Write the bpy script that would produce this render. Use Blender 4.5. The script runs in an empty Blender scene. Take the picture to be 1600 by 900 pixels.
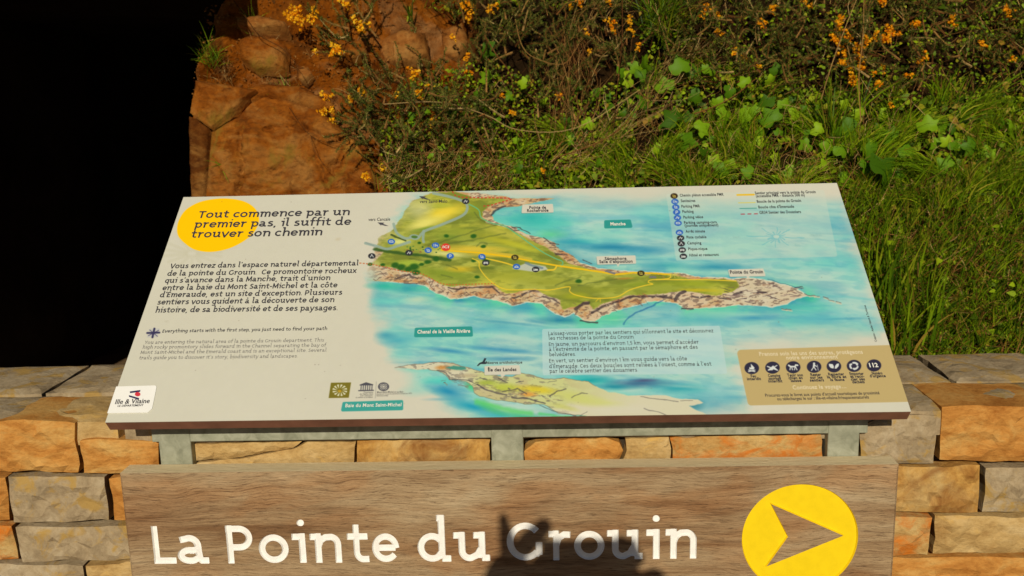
import bpy, bmesh, math, random
import numpy as np
from mathutils import Vector, Matrix
from mathutils.geometry import delaunay_2d_cdt

random.seed(7); RNG = np.random.default_rng(11)
scene = bpy.context.scene
C = scene.collection

# ------------------------------------------------------------------ camera, world, sun, exposure
CAM = np.array([0.0664, -1.3618, 0.5662]); PITCH, YAW, ROLL, FPX = 0.2004, -0.0342, -0.0250, 1450.0
FW = np.array([math.sin(YAW)*math.cos(PITCH), math.cos(YAW)*math.cos(PITCH), -math.sin(PITCH)])
_rt = np.array([math.cos(YAW), -math.sin(YAW), 0.0]); _up = np.cross(_rt, FW)
RT = _rt*math.cos(ROLL) + _up*math.sin(ROLL); UP = -_rt*math.sin(ROLL) + _up*math.cos(ROLL)
cam = bpy.data.cameras.new('camera'); cam_ob = bpy.data.objects.new('camera', cam); C.objects.link(cam_ob)
cam_ob.matrix_world = Matrix(((RT[0], UP[0], -FW[0], CAM[0]), (RT[1], UP[1], -FW[1], CAM[1]),
                              (RT[2], UP[2], -FW[2], CAM[2]), (0, 0, 0, 1)))
cam.sensor_width = 36; cam.lens = FPX/1600*36; cam.clip_start = 0.02; cam.clip_end = 500
cam.dof.use_dof = True; cam.dof.focus_distance = 1.52; cam.dof.aperture_fstop = 9.0
scene.camera = cam_ob

SUN_EL, SUN_AZ = math.radians(27.3), math.radians(3.2)     # from behind the camera, travelling slightly to the right
world = bpy.data.worlds.new('World'); scene.world = world; world.use_nodes = True
wn = world.node_tree; bg = wn.nodes['Background']; sky = wn.nodes.new('ShaderNodeTexSky')
sky.sky_type = 'NISHITA'; sky.sun_disc = False; sky.sun_elevation = SUN_EL; sky.sun_rotation = math.pi + SUN_AZ
sky.air_density = .7; sky.ozone_density = .3; sky.dust_density = .2; bg.inputs[1].default_value = 0.05; wn.links.new(sky.outputs[0], bg.inputs[0])
sl = bpy.data.lights.new('sun', 'SUN'); sl.energy = 5.0; sl.angle = math.radians(0.53); sl.color = (1, .93, .78)
so = bpy.data.objects.new('sun', sl); C.objects.link(so)
_d = Vector((math.sin(SUN_AZ)*math.cos(SUN_EL), math.cos(SUN_AZ)*math.cos(SUN_EL), -math.sin(SUN_EL)))
so.rotation_euler = _d.to_track_quat('-Z', 'Y').to_euler(); so.location = (0, -5, 4)
scene.view_settings.view_transform = 'Standard'; scene.view_settings.look = 'None'
scene.view_settings.exposure = -0.44; scene.view_settings.gamma = 1.0

# ------------------------------------------------------------------ geometry of the view (to lay traced outlines on real planes)
def ray(px, py):
    return FW*FPX + RT*(px-800) + UP*(450-py)
def hit(px, py, p0, n):
    d = ray(px, py); p0 = np.array(p0, float); n = np.array(n, float)
    return CAM + d*(((p0-CAM)@n)/(d@n))
def on_y(px, py, y): return hit(px, py, (0, y, 0), (0, 1, 0))
def on_z(px, py, z): return hit(px, py, (0, 0, z), (0, 0, 1))
PT = 0.6552; PW, PH = 1.2167, 0.4987
PO = np.array([-0.6071, -0.03, 0.0972]); PU = np.array([1., 0, 0]); PV = np.array([0, math.cos(PT), math.sin(PT)]); PN = np.array([0, -math.sin(PT), math.cos(PT)])
def on_panel(px, py):
    q = hit(px, py, PO, PN) - PO
    return q@PU, q@PV
GROUND = -0.93

# ------------------------------------------------------------------ helpers
def obj(name, me, mat=None, parent=None):
    if not isinstance(me, bpy.types.Mesh):
        v, f = me; m = bpy.data.meshes.new(name); m.from_pydata([tuple(map(float, p)) for p in v], [], f); m.update(); me = m
    o = bpy.data.objects.new(name, me); C.objects.link(o)
    if mat is not None and not me.materials: me.materials.append(mat)
    if parent is not None: o.parent = parent
    return o
def tag(o, label=None, cat=None, group=None, kind=None):
    for k, v in (('label', label), ('category', cat), ('group', group), ('kind', kind)):
        if v: o[k] = v
    return o
def thing(name, label, cat, loc=(0, 0, 0), group=None):
    o = bpy.data.objects.new(name, None); C.objects.link(o); o.location = loc; o.empty_display_size = .05
    return tag(o, label, cat, group)
def smooth(o, on=True):
    o.data.polygons.foreach_set('use_smooth', [on]*len(o.data.polygons)); return o
def keep(o, par):      # parent while geometry is in world coordinates
    o.parent = par; o.matrix_parent_inverse = Matrix.Translation(-Vector(par.location)); return o
def box(x0, x1, y0, y1, z0, z1, bev=0.0):
    bm = bmesh.new(); bmesh.ops.create_cube(bm, size=1)
    for v in bm.verts: v.co = Vector(((x0+x1)/2+v.co.x*(x1-x0), (y0+y1)/2+v.co.y*(y1-y0), (z0+z1)/2+v.co.z*(z1-z0)))
    if bev: bmesh.ops.bevel(bm, geom=bm.edges[:], offset=bev, segments=2, profile=.5, affect='EDGES')
    m = bpy.data.meshes.new('m'); bm.to_mesh(m); bm.free(); return m
class Noise:
    def __init__(s, seed=0):
        s.t = np.random.default_rng(seed).random((256, 256))
    def v(s, x, y):
        x = np.asarray(x, float); y = np.asarray(y, float)
        xi = np.floor(x).astype(int); yi = np.floor(y).astype(int); fx = x-xi; fy = y-yi
        fx = fx*fx*(3-2*fx); fy = fy*fy*(3-2*fy); t = s.t
        a = t[xi & 255, yi & 255]; b = t[(xi+1) & 255, yi & 255]; c = t[xi & 255, (yi+1) & 255]; d = t[(xi+1) & 255, (yi+1) & 255]
        return a+(b-a)*fx+(c-a)*fy+(a-b-c+d)*fx*fy
    def f(s, x, y, o=4):
        r = 0; a = .5; n = 0
        for i in range(o):
            r = r+a*s.v(x+i*17.3, y+i*9.1); n += a; a *= .5; x = x*2.03; y = y*2.03
        return r/n
NZ = [Noise(i) for i in range(8)]
def poly_sdf(X, Y, P):      # signed: positive inside
    P = np.asarray(P, float); Q = np.roll(P, -1, 0)
    d2 = np.full(X.shape, 1e18); ins = np.zeros(X.shape, bool)
    for (ax, ay), (bx, by) in zip(P, Q):
        ex, ey = bx-ax, by-ay; L = ex*ex+ey*ey+1e-18
        t = np.clip(((X-ax)*ex+(Y-ay)*ey)/L, 0, 1)
        dx = X-ax-t*ex; dy = Y-ay-t*ey; np.minimum(d2, dx*dx+dy*dy, out=d2)
        if ay != by:
            c = (ay > Y) != (by > Y); ins ^= c & (X < (bx-ax)*(Y-ay)/(by-ay)+ax)
    d = np.sqrt(d2); return np.where(ins, d, -d)
def line_d(X, Y, P):
    d2 = np.full(X.shape, 1e18); s = np.zeros(X.shape); acc = 0
    for (ax, ay), (bx, by) in zip(P[:-1], P[1:]):
        ex, ey = bx-ax, by-ay; L = ex*ex+ey*ey+1e-18
        t = np.clip(((X-ax)*ex+(Y-ay)*ey)/L, 0, 1); dd = (X-ax-t*ex)**2+(Y-ay-t*ey)**2
        m = dd < d2; d2 = np.where(m, dd, d2); s = np.where(m, acc+t*math.sqrt(L), s); acc += math.sqrt(L)
    return np.sqrt(d2), s
def catmull(P, n=6, closed=False):
    P = [np.array(p, float) for p in P]; N = len(P); out = []
    rng_ = range(N) if closed else range(N-1)
    for i in rng_:
        p0 = P[(i-1) % N] if closed or i > 0 else P[0]; p1 = P[i]; p2 = P[(i+1) % N]
        p3 = P[(i+2) % N] if closed or i+2 < N else P[-1]
        for k in range(n):
            t = k/n; out.append(.5*((2*p1)+(-p0+p2)*t+(2*p0-5*p1+4*p2-p3)*t*t+(-p0+3*p1-3*p2+p3)*t**3))
    if not closed: out.append(P[-1])
    return out

# ------------------------------------------------------------------ materials
def new_mat(name, rough=.8, spec=.3):
    m = bpy.data.materials.new(name); m.use_nodes = True; nt = m.node_tree; b = nt.nodes['Principled BSDF']
    b.inputs['Roughness'].default_value = rough; b.inputs['Specular IOR Level'].default_value = spec
    return m, nt, b
def N(nt, t, **kw):
    n = nt.nodes.new(t)
    for k, v in kw.items():
        if k.startswith('i_'):
            n.inputs[k[2:].replace('_', ' ')].default_value = v
        else: setattr(n, k, v)
    return n
def ramp(nt, fac, stops):
    r = nt.nodes.new('ShaderNodeValToRGB'); e = r.color_ramp.elements
    while len(e) > 1: e.remove(e[-1])
    e[0].position = stops[0][0]; e[0].color = (*stops[0][1], 1)
    for p, c in stops[1:]:
        q = e.new(p); q.color = (*c, 1)
    nt.links.new(fac, r.inputs[0]); return r.outputs[0]
def coords(nt, scale=(1, 1, 1), rot=(0, 0, 0), obj_space=True):
    tc = nt.nodes.new('ShaderNodeTexCoord'); mp = nt.nodes.new('ShaderNodeMapping')
    mp.inputs['Scale'].default_value = scale; mp.inputs['Rotation'].default_value = rot
    nt.links.new(tc.outputs['Object'], mp.inputs[0]); return mp.outputs[0]
def noise(nt, vec, scale, detail=6, rough=.6, dist=0):
    n = N(nt, 'ShaderNodeTexNoise'); n.inputs['Scale'].default_value = scale; n.inputs['Detail'].default_value = detail
    n.inputs['Roughness'].default_value = rough; n.inputs['Distortion'].default_value = dist
    nt.links.new(vec, n.inputs['Vector']); return n.outputs[0]
def mix(nt, fac, a, b, blend='MIX'):
    m = nt.nodes.new('ShaderNodeMix'); m.data_type = 'RGBA'; m.blend_type = blend
    for s, v in ((0, fac), (6, a), (7, b)):
        if isinstance(v, (int, float)): m.inputs[s].default_value = v
        elif isinstance(v, tuple): m.inputs[s].default_value = (*v, 1)
        else: nt.links.new(v, m.inputs[s])
    return m.outputs[2]
def bump(nt, b, h, strength=.5, dist=.002):
    u = nt.nodes.new('ShaderNodeBump'); u.inputs['Strength'].default_value = strength; u.inputs['Distance'].default_value = dist
    nt.links.new(h, u.inputs['Height']); nt.links.new(u.outputs[0], b.inputs['Normal'])
def plain(name, col, rough=.6, spec=.3, var=.12, scale=40, bmp=0):
    m, nt, b = new_mat(name, rough, spec); v = coords(nt); n = noise(nt, v, scale, 5)
    lo = tuple(c*(1-var) for c in col); hi = tuple(min(1, c*(1+var)) for c in col)
    nt.links.new(ramp(nt, n, [(.3, lo), (.7, hi)]), b.inputs['Base Color'])
    if bmp: bump(nt, b, n, .5, bmp)
    return m
def wood_mat():
    m, nt, b = new_mat('weathered_oak', .75, .25)
    tc0 = nt.nodes.new('ShaderNodeTexCoord'); wz = noise(nt, tc0.outputs['Object'], 4.5, 3, .5); wz2 = nt.nodes.new('ShaderNodeMath'); wz2.operation = 'MULTIPLY_ADD'; wz2.inputs[1].default_value = .05; wz2.inputs[2].default_value = -.025
    nt.links.new(wz, wz2.inputs[0]); cb = nt.nodes.new('ShaderNodeCombineXYZ'); nt.links.new(wz2.outputs[0], cb.inputs[2]); va = nt.nodes.new('ShaderNodeVectorMath'); nt.links.new(tc0.outputs['Object'], va.inputs[0]); nt.links.new(cb.outputs[0], va.inputs[1])
    def warped(sc):
        mp_ = nt.nodes.new('ShaderNodeMapping'); mp_.inputs['Scale'].default_value = sc; nt.links.new(va.outputs[0], mp_.inputs[0]); return mp_.outputs[0]
    v1 = coords(nt, (1.6, 9, 13)); broad = noise(nt, v1, 1.5, 5, .6, .9)
    v2 = warped((3.5, 60, 85)); grain = noise(nt, v2, 1.7, 9, .75, 1.6)
    v3 = warped((20, 200, 300)); fine = noise(nt, v3, 2.0, 5, .7, .6)
    v4 = coords(nt, (2.2, 5, 6)); knot = noise(nt, v4, 1.2, 3, .5, 2.0)
    c = ramp(nt, broad, [(.32, (.24, .125, .052)), (.45, (.385, .240, .118)), (.58, (.465, .318, .170)), (.75, (.56, .42, .245))])
    g = ramp(nt, grain, [(.34, (.34, .30, .28)), (.45, (.80, .78, .76)), (.58, (1, 1, 1)), (.8, (1.12, 1.12, 1.1))])
    c = mix(nt, .75, c, g, 'MULTIPLY')
    f = ramp(nt, fine, [(.36, (.30, .26, .24)), (.46, (1, 1, 1))])
    c = mix(nt, .8, c, f, 'MULTIPLY')
    k = ramp(nt, knot, [(.50, (1, 1, 1)), (.62, (1.0, .74, .54))])
    c = mix(nt, .5, c, k, 'MULTIPLY')
    # pale weathered upper arris
    tc = nt.nodes.new('ShaderNodeNewGeometry'); sp = nt.nodes.new('ShaderNodeSeparateXYZ'); nt.links.new(tc.outputs['Normal'], sp.inputs[0])
    up = ramp(nt, sp.outputs[2], [(.74, (0, 0, 0)), (.97, (1, 1, 1))])
    w = ramp(nt, grain, [(.3, (.60, .47, .25)), (.7, (.82, .68, .42))])
    c = mix(nt, up, c, w)
    nt.links.new(c, b.inputs['Base Color'])
    mx = nt.nodes.new('ShaderNodeMath'); mx.operation = 'ADD'; nt.links.new(grain, mx.inputs[0]); nt.links.new(fine, mx.inputs[1])
    bump(nt, b, mx.outputs[0], .7, .003)
    return m
def stone_mat(name, stops, scale=14, patch=None, pw=.1, rough=.85, stretch=(1, 1, 1), bmp=.0025, detail=8):
    m, nt, b = new_mat(name, rough, .08); v = coords(nt, stretch)
    n = noise(nt, v, scale, detail, .68, .6); c = ramp(nt, n, stops)
    n2 = noise(nt, v, scale*9, 5, .7)
    c = mix(nt, .5, c, ramp(nt, n2, [(.3, (.55, .5, .45)), (.55, (1, 1, 1))]), 'MULTIPLY')
    if name.endswith('bank_rock'):
        n5 = noise(nt, coords(nt, (1, 1, 1.6), (.3, .6, 0)), 5.5, 5, .65, 1); c = mix(nt, ramp(nt, n5, [(.46, (0, 0, 0)), (.62, (.65, .65, .65))]), c, (.33, .155, .035)); c = mix(nt, ramp(nt, n5, [(.34, (.7, .7, .7)), (.44, (0, 0, 0))]), c, (.10, .035, .006))
        n4 = noise(nt, coords(nt, (1, 1, 2.2), (0, .5, 0)), 24, 8, .75, 1.5); c = mix(nt, .75, c, ramp(nt, n4, [(.34, (.28, .22, .2)), (.46, (.85, .82, .8)), (.6, (1.0, 1.0, 1.0)), (.72, (1.0, 1.0, 1.0))]), 'MULTIPLY'); c = mix(nt, ramp(nt, n4, [(.60, (0, 0, 0)), (.78, (.6, .6, .6))]), c, (.50, .25, .05))
    if patch:
        n3 = noise(nt, v, patch[1], 5, .65, .8)
        c = mix(nt, ramp(nt, n3, [(patch[2], (0, 0, 0)), (patch[2]+pw, (.85, .85, .85))]), c, patch[0])
    nt.links.new(c, b.inputs['Base Color'])
    mx = nt.nodes.new('ShaderNodeMath'); mx.operation = 'ADD'; nt.links.new(n, mx.inputs[0]); nt.links.new(n2, mx.inputs[1])
    bump(nt, b, mx.outputs[0], .7, bmp); return m
def leaf_mat(name, stops, rough=.5, spec=.4, transl=.25):
    m, nt, b = new_mat(name, rough, spec)
    g = nt.nodes.new('ShaderNodeNewGeometry')
    oi = nt.nodes.new('ShaderNodeObjectInfo'); ad = nt.nodes.new('ShaderNodeMath'); ad.operation = 'ADD'
    nt.links.new(g.outputs['Random Per Island'], ad.inputs[0]); nt.links.new(oi.outputs['Random'], ad.inputs[1])
    fr = nt.nodes.new('ShaderNodeMath'); fr.operation = 'FRACT'; nt.links.new(ad.outputs[0], fr.inputs[0])
    c = ramp(nt, fr.outputs[0], stops)
    n = noise(nt, coords(nt), 120, 3); c = mix(nt, .5, c, ramp(nt, n, [(.3, (.65, .65, .6)), (.6, (1, 1, 1))]), 'MULTIPLY')
    nt.links.new(c, b.inputs['Base Color'])
    t = nt.nodes.new('ShaderNodeBsdfTranslucent'); nt.links.new(c, t.inputs[0])
    ms = nt.nodes.new('ShaderNodeMixShader'); ms.inputs[0].default_value = transl
    nt.links.new(b.outputs[0], ms.inputs[1]); nt.links.new(t.outputs[0], ms.inputs[2])
    nt.links.new(ms.outputs[0], nt.nodes['Material Output'].inputs[0]); return m
M = {}
M['wood'] = wood_mat()
M['white_paint'] = plain('white_sign_paint', (.84, .80, .73), .5, .25, .07, 90, .0006)
M['yellow_paint'] = plain('yellow_sign_paint', (.86, .60, .008), .5, .15, .05, 60, .0005)
M['ink'] = plain('dark_grey_ink', (.045, .042, .050), .6, .2, .1)
M['ink_soft'] = plain('soft_grey_ink', (.14, .13, .13), .6, .2, .1)
M['ink_white'] = plain('white_ink', (.72, .70, .60), .6, .2, .05)
M['ink_cream'] = plain('cream_ink', (.66, .56, .35), .6, .2, .05)
M['ink_teal'] = plain('teal_ink', (.30, .52, .50), .6, .2, .05)
M['ink_cerise'] = plain('cerise_ink', (.65, .03, .10), .6, .2, .05)
M['core'] = plain('brown_laminate_edge', (.20, .085, .050), .6, .3, .2, 30)
def galv():
    m, nt, b = new_mat('galvanised_steel', .6, .25); v = coords(nt)
    n = noise(nt, v, 45, 6, .6, .8)
    vo = N(nt, 'ShaderNodeTexVoronoi'); vo.inputs['Scale'].default_value = 90; nt.links.new(v, vo.inputs['Vector'])
    c = ramp(nt, n, [(.3, (.22, .222, .150)), (.5, (.31, .308, .215)), (.72, (.41, .405, .295))])
    c = mix(nt, .3, c, ramp(nt, vo.outputs['Distance'], [(.1, (.75, .75, .72)), (.6, (1, 1, 1))]), 'MULTIPLY'); nt.links.new(c, b.inputs['Base Color'])
    b.inputs['Metallic'].default_value = .1; bump(nt, b, n, .25, .0008); return m
M['galv'] = galv()
OR, BE = (.62, .27, .07), (.60, .42, .20)
M['st_orange'] = stone_mat('orange_schist', [(.3, (.34, .12, .02)), (.48, (.52, .23, .05)), (.65, (.60, .34, .10)), (.8, (.64, .45, .19))], 12, stretch=(1, 1, 2.2))
M['st_beige'] = stone_mat('beige_schist', [(.3, (.32, .17, .05)), (.5, (.50, .32, .12)), (.7, (.60, .42, .19))], 12, stretch=(1, 1, 2), patch=((.60, .36, .10), 14, .58))
M['st_stain'] = stone_mat('stained_schist', [(.3, (.38, .17, .03)), (.46, (.52, .28, .07)), (.7, (.54, .37, .15))], 12, patch=((.20, .07, .015), 15, .45), pw=.22)
M['st_red'] = stone_mat('red_orange_schist', [(.3, (.40, .18, .04)), (.5, (.52, .32, .11)), (.7, (.58, .42, .18))], 16, patch=((.56, .15, .012), 14, .45), pw=.16, stretch=(1, 1, 1.8))
M['st_grey'] = stone_mat('grey_brown_schist', [(.3, (.22, .16, .09)), (.5, (.38, .28, .16)), (.7, (.48, .38, .24))], 14, patch=((.40, .24, .06), 22, .52))
M['mortar'] = stone_mat('dark_wall_core', [(.3, (.03, .022, .014)), (.7, (.07, .05, .03))], 30)
M['rock'] = stone_mat('orange_bank_rock', [(.30, (.085, .022, .002)), (.43, (.20, .052, .003)), (.54, (.28, .082, .006)), (.64, (.33, .125, .016)), (.78, (.42, .22, .05))], 7, patch=((.20, .115, .014), 5, .54), bmp=.010)
M['rock_pale'] = stone_mat('pale_bank_rock', [(.28, (.12, .035, .004)), (.5, (.28, .10, .018)), (.7, (.46, .25, .07))], 9, bmp=.006)
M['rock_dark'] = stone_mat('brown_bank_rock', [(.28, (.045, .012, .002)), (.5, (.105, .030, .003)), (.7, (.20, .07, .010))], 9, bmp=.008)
M['shade_rock'] = stone_mat('shade_darkened_rock', [(.3, (.010, .009, .009)), (.7, (.028, .024, .022))], 3)  # near-black base puts the passage's shade into the rock colour
M['twig'] = leaf_mat('dry_twig', [(0, (.07, .024, .006)), (.5, (.20, .085, .022)), (.85, (.34, .18, .05)), (1, (.50, .34, .13))], .8, .05, 0)
M['gorse'] = leaf_mat('gorse_needle', [(0, (.018, .032, .004)), (.35, (.06, .095, .010)), (.7, (.15, .19, .022)), (.9, (.25, .24, .045)), (1, (.18, .07, .01))], .6, .12, .15)
M['gorse_brown'] = leaf_mat('dead_gorse_needle', [(0, (.05, .025, .010)), (.5, (.12, .06, .02)), (1, (.20, .12, .045))], .8, .2, .1)
M['flower'] = leaf_mat('gorse_petal', [(0, (.95, .29, .003)), (.5, (.98, .42, .006)), (1, (1, .56, .02))], .6, .05, .35)
M['ivy'] = leaf_mat('ivy_leaf', [(0, (.05, .12, .003)), (.4, (.10, .22, .005)), (.8, (.22, .38, .007)), (1, (.32, .46, .012))], .5, .12, .25)
M['cover'] = leaf_mat('small_green_leaf', [(0, (.035, .065, .002)), (.4, (.13, .21, .004)), (.8, (.31, .42, .007)), (1, (.34, .18, .02))], .55, .15, .25)
M['grass'] = leaf_mat('grass_blade', [(0, (.022, .055, .002)), (.4, (.12, .22, .004)), (.7, (.25, .37, .007)), (.88, (.30, .34, .012)), (.94, (.36, .27, .03)), (1, (.42, .19, .03))], .5, .2, .3)
M['ground'] = stone_mat('dirt_ground', [(.3, (.10, .06, .03)), (.7, (.22, .14, .07))], 4)

# ------------------------------------------------------------------ bank surface
def bank_y(x, z):
    """y of the earth bank at x, z"""
    x = np.asarray(x, float); z = np.asarray(z, float)
    y = 1.06+(z+.25)*.42
    y = np.where(z < -.25, 1.06-(-.25-z)*2.2, y)
    n = NZ[0].f(x*2.2+40, z*2.6+7, 4)-.5
    y = y+n*.22
    # hollow behind the gorse, soil lies deeper there
    h = 1/(1+np.exp(-(x+.32)/.06))*1/(1+np.exp(-(z-.30)/.08)); y = y+h*.22
    return y
def bank_detail(x, z):
    return (NZ[1].f(x*14, z*16, 5)-.5)*.055+(NZ[2].f(x*50, z*60, 3)-.5)*.014
def on_bank(px, py, off=0.0):
    d = ray(px, py); d = d/np.linalg.norm(d); lo, hi = 1.2, 5.0
    ts = np.linspace(1.4, 5.5, 160); P = CAM+d*ts[:, None]
    g = P[:, 1]-bank_y(P[:, 0], P[:, 2]); i = int(np.argmax(g > 0)) if (g > 0).any() else 159
    t = ts[i-1]-(g[i-1])*(ts[i]-ts[i-1])/(g[i]-g[i-1]+1e-9) if i > 0 else ts[0]
    return CAM+d*(t-off)

# ------------------------------------------------------------------ the setting
g = obj('ground', ([(-200, -200, GROUND), (200, -200, GROUND), (200, 200, GROUND), (-200, 200, GROUND)], [(0, 1, 2, 3)]), M['ground']); tag(g, kind='structure')

def edge_x(z):      # left edge of the bank, where the dark passage begins
    return np.interp(z, [-1.7, .0, .30, .44, .53, .66, .70, .88, 1.5], [-.93, -.93, -.93, -.955, -.975, -.945, -.925, -.875, -.86])
def build_bank():
    nu, nv = 520, 330
    u = np.linspace(0, 1, nu); z = np.concatenate([np.linspace(-.93, -.2, 50)[:-1], np.linspace(-.2, 1.0, 260), np.linspace(1.0, 1.7, 22)[1:]]); nv = len(z)
    U, Z = np.meshgrid(u, z); X = edge_x(Z)+U**1.15*(2.6-edge_x(Z))
    det = bank_detail(X, Z); Y = bank_y(X, Z)+det
    X = X+(NZ[3].f(Z*18, U*3, 4)-.5)*.04*np.clip(1-U*40, 0, 1)
    m = bpy.data.meshes.new('bank')
    V = np.stack([X, Y, Z], -1).reshape(-1, 3)
    # side wall of the passage
    side = np.stack([X[:, 0]+.05, np.full(nv, 6.4), Z[:, 0]], -1)
    top = np.stack([X[-1], np.full(nu, 6.4), np.full(nu, 1.9)], -1)
    base = len(V); V = np.concatenate([V, side, top])
    idx = np.arange(nv*nu).reshape(nv, nu)
    F = np.stack([idx[:-1, :-1], idx[:-1, 1:], idx[1:, 1:], idx[1:, :-1]], -1).reshape(-1, 4).tolist()
    for i in range(nv-1): F.append([base+i, int(idx[i, 0]), int(idx[i+1, 0]), base+i+1])
    for j in range(nu-1): F.append([int(idx[-1, j]), int(idx[-1, j+1]), base+nv+j+1, base+nv+j])
    m.from_pydata(V.tolist(), [], F); m.update()
    # orange clay left; dark humus under plants right, darkened further as painted hollow shade
    mt, nt, b = new_mat('bank_soil', .95, .04); v = coords(nt)
    n = noise(nt, v, 7, 8, .7, .5); n2 = noise(nt, v, 90, 5, .7); n3 = noise(nt, v, 2.6, 3, .5)
    clay = ramp(nt, n, [(.28, (.05, .012, .001)), (.44, (.17, .042, .002)), (.58, (.25, .070, .005)), (.74, (.36, .15, .03))])
    hum_shade = ramp(nt, n, [(.3, (.008, .005, .002)), (.6, (.026, .013, .004)), (.8, (.07, .028, .007))])
    clay = mix(nt, .7, clay, ramp(nt, n2, [(.3, (.35, .32, .3)), (.55, (1, 1, 1))]), 'MULTIPLY')
    n6 = noise(nt, v, 4.5, 6, .7, .8); clay = mix(nt, ramp(nt, n6, [(.5, (0, 0, 0)), (.66, (.6, .6, .6))]), clay, (.33, .17, .06)); clay = mix(nt, ramp(nt, n6, [(.34, (.75, .75, .75)), (.45, (0, 0, 0))]), clay, (.05, .02, .005))
    sp = nt.nodes.new('ShaderNodeSeparateXYZ'); nt.links.new(v, sp.inputs[0])
    ma = nt.nodes.new('ShaderNodeMath'); ma.operation = 'MULTIPLY_ADD'; nt.links.new(n3, ma.inputs[0]); ma.inputs[1].default_value = .5; nt.links.new(sp.outputs[0], ma.inputs[2])
    fac = ramp(nt, ma.outputs[0], [(.0, (0, 0, 0)), (.12, (1, 1, 1))])
    nt.links.new(mix(nt, fac, clay, hum_shade), b.inputs['Base Color'])
    mx = nt.nodes.new('ShaderNodeMath'); mx.operation = 'ADD'; nt.links.new(n, mx.inputs[0]); nt.links.new(n2, mx.inputs[1]); bump(nt, b, mx.outputs[0], .8, .01)
    o = obj('earth_bank', m, mt); smooth(o); tag(o, kind='structure'); return o
build_bank()

# assumed passage left of the bank: roof and lintel added to block the sun
def rough_sheet(p0, eu, ev, nu, nv, amp, seed, sc=1.3):
    p0, eu, ev = map(np.array, (p0, eu, ev)); nn = np.cross(eu, ev); nn = nn/np.linalg.norm(nn)
    V = []; F = []
    for j in range(nv+1):
        for i in range(nu+1):
            p = p0+eu*i/nu+ev*j/nv; V.append(p+nn*float(NZ[seed].f(i/nu*np.linalg.norm(eu)*sc, j/nv*np.linalg.norm(ev)*sc, 4)-.5)*amp)
    for j in range(nv):
        for i in range(nu): a = j*(nu+1)+i; F.append((a, a+1, a+nu+2, a+nu+1))
    return V, F
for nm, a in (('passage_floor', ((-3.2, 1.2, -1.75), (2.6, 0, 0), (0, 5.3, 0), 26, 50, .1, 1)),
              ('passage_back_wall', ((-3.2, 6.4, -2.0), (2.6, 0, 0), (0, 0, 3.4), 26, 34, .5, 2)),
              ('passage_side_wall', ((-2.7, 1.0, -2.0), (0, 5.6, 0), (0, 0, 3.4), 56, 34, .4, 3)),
              ('added_shade_roof', ((-4.2, .95, 1.02), (3.4, 0, 0), (0, 5.8, 0), 34, 56, .10, 4)),
              ('added_shade_lintel', ((-4.2, .95, 1.02), (3.4, 0, 0), (0, .5, .9), 40, 14, .10, 5))):
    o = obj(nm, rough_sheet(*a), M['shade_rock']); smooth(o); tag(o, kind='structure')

# ------------------------------------------------------------------ stones and rocks: an outline with real depth
def outline_stone(poly, O, eu, ev, en, depth, bulge, er, amp, res, seed, facets=0.0, jit=.15, fs=1.0, cracks=()):
    O, eu, ev, en = map(np.array, (O, eu, ev, en)); P = []
    n = len(poly); r = random.Random(seed)
    for i in range(n):
        a = np.array(poly[i], float); b = np.array(poly[(i+1) % n], float); L = np.linalg.norm(b-a); k = max(1, int(L/res))
        nrm = np.array([-(b-a)[1], (b-a)[0]])/(L+1e-9)
        for j in range(k):
            q = a+(b-a)*j/k
            if j or 1: q = q+nrm*(float(NZ[seed % 8].f(q[0]/res*.35+seed, q[1]/res*.35, 2))-.5)*res*jit*4
            P.append(q)
    P = np.array(P); lo = P.min(0); hi = P.max(0)
    gx = np.arange(lo[0], hi[0], res); gy = np.arange(lo[1], hi[1], res)
    G = np.stack(np.meshgrid(gx, gy), -1).reshape(-1, 2)
    G = G+np.array([[r.uniform(-.25, .25)*res, r.uniform(-.25, .25)*res] for _ in G])
    s = poly_sdf(G[:, 0], G[:, 1], P); G = G[s > res*.45]
    A = np.concatenate([P, G]) if len(G) else P
    nb = len(P)
    vo, _, fo, ov, _, _ = delaunay_2d_cdt([Vector(p) for p in A.tolist()], [(i, (i+1) % nb) for i in range(nb)], [], 1, 1e-7)
    vo = np.array([tuple(v) for v in vo]); d = np.maximum(poly_sdf(vo[:, 0], vo[:, 1], P), 0)
    isb = [any(k < nb for k in l) for l in ov]
    h = bulge*(1-np.exp(-d/er))+(NZ[(seed+1) % 8].f(vo[:, 0]*fs/er*.35+seed*3.1, vo[:, 1]*fs/er*.35, 4)-.5)*amp*np.clip(d/er*2, 0, 1)
    if facets: h = h+facets*(np.abs((NZ[(seed+3) % 8].f(vo[:, 0]*fs*.18/er+9, vo[:, 1]*fs*.5/er+seed, 3)*7) % 1-.5)-.25)*np.clip(d/er, 0, 1)
    for cl_, w_, dp in cracks:
        dd, _s = line_d(vo[:, 0]+(NZ[2].f(vo[:, 0]*60, vo[:, 1]*60, 3)-.5)*.02, vo[:, 1]+(NZ[3].f(vo[:, 0]*60, vo[:, 1]*60, 3)-.5)*.02, cl_); h = h-dp*np.exp(-(dd/w_)**2)
    h = np.where(isb, 0, h)
    V = [O+eu*p[0]+ev*p[1]+en*hh for p, hh in zip(vo, h)]; F = [list(f) for f in fo]
    # skirt: boundary edges of the face set
    cnt = {}
    for f in F:
        for a, b in zip(f, f[1:]+f[:1]): cnt[(a, b)] = cnt.get((a, b), 0)+1
    back = {}
    for (a, b) in list(cnt):
        if (b, a) not in cnt:
            for q in (a, b):
                if q not in back: back[q] = len(V); V.append(V[q]-en*depth)
            F.append([b, a, back[a], back[b]])
    return V, F
EX, EY, EZ = np.array([1., 0, 0]), np.array([0, 1., 0]), np.array([0, 0, 1.])

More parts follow.
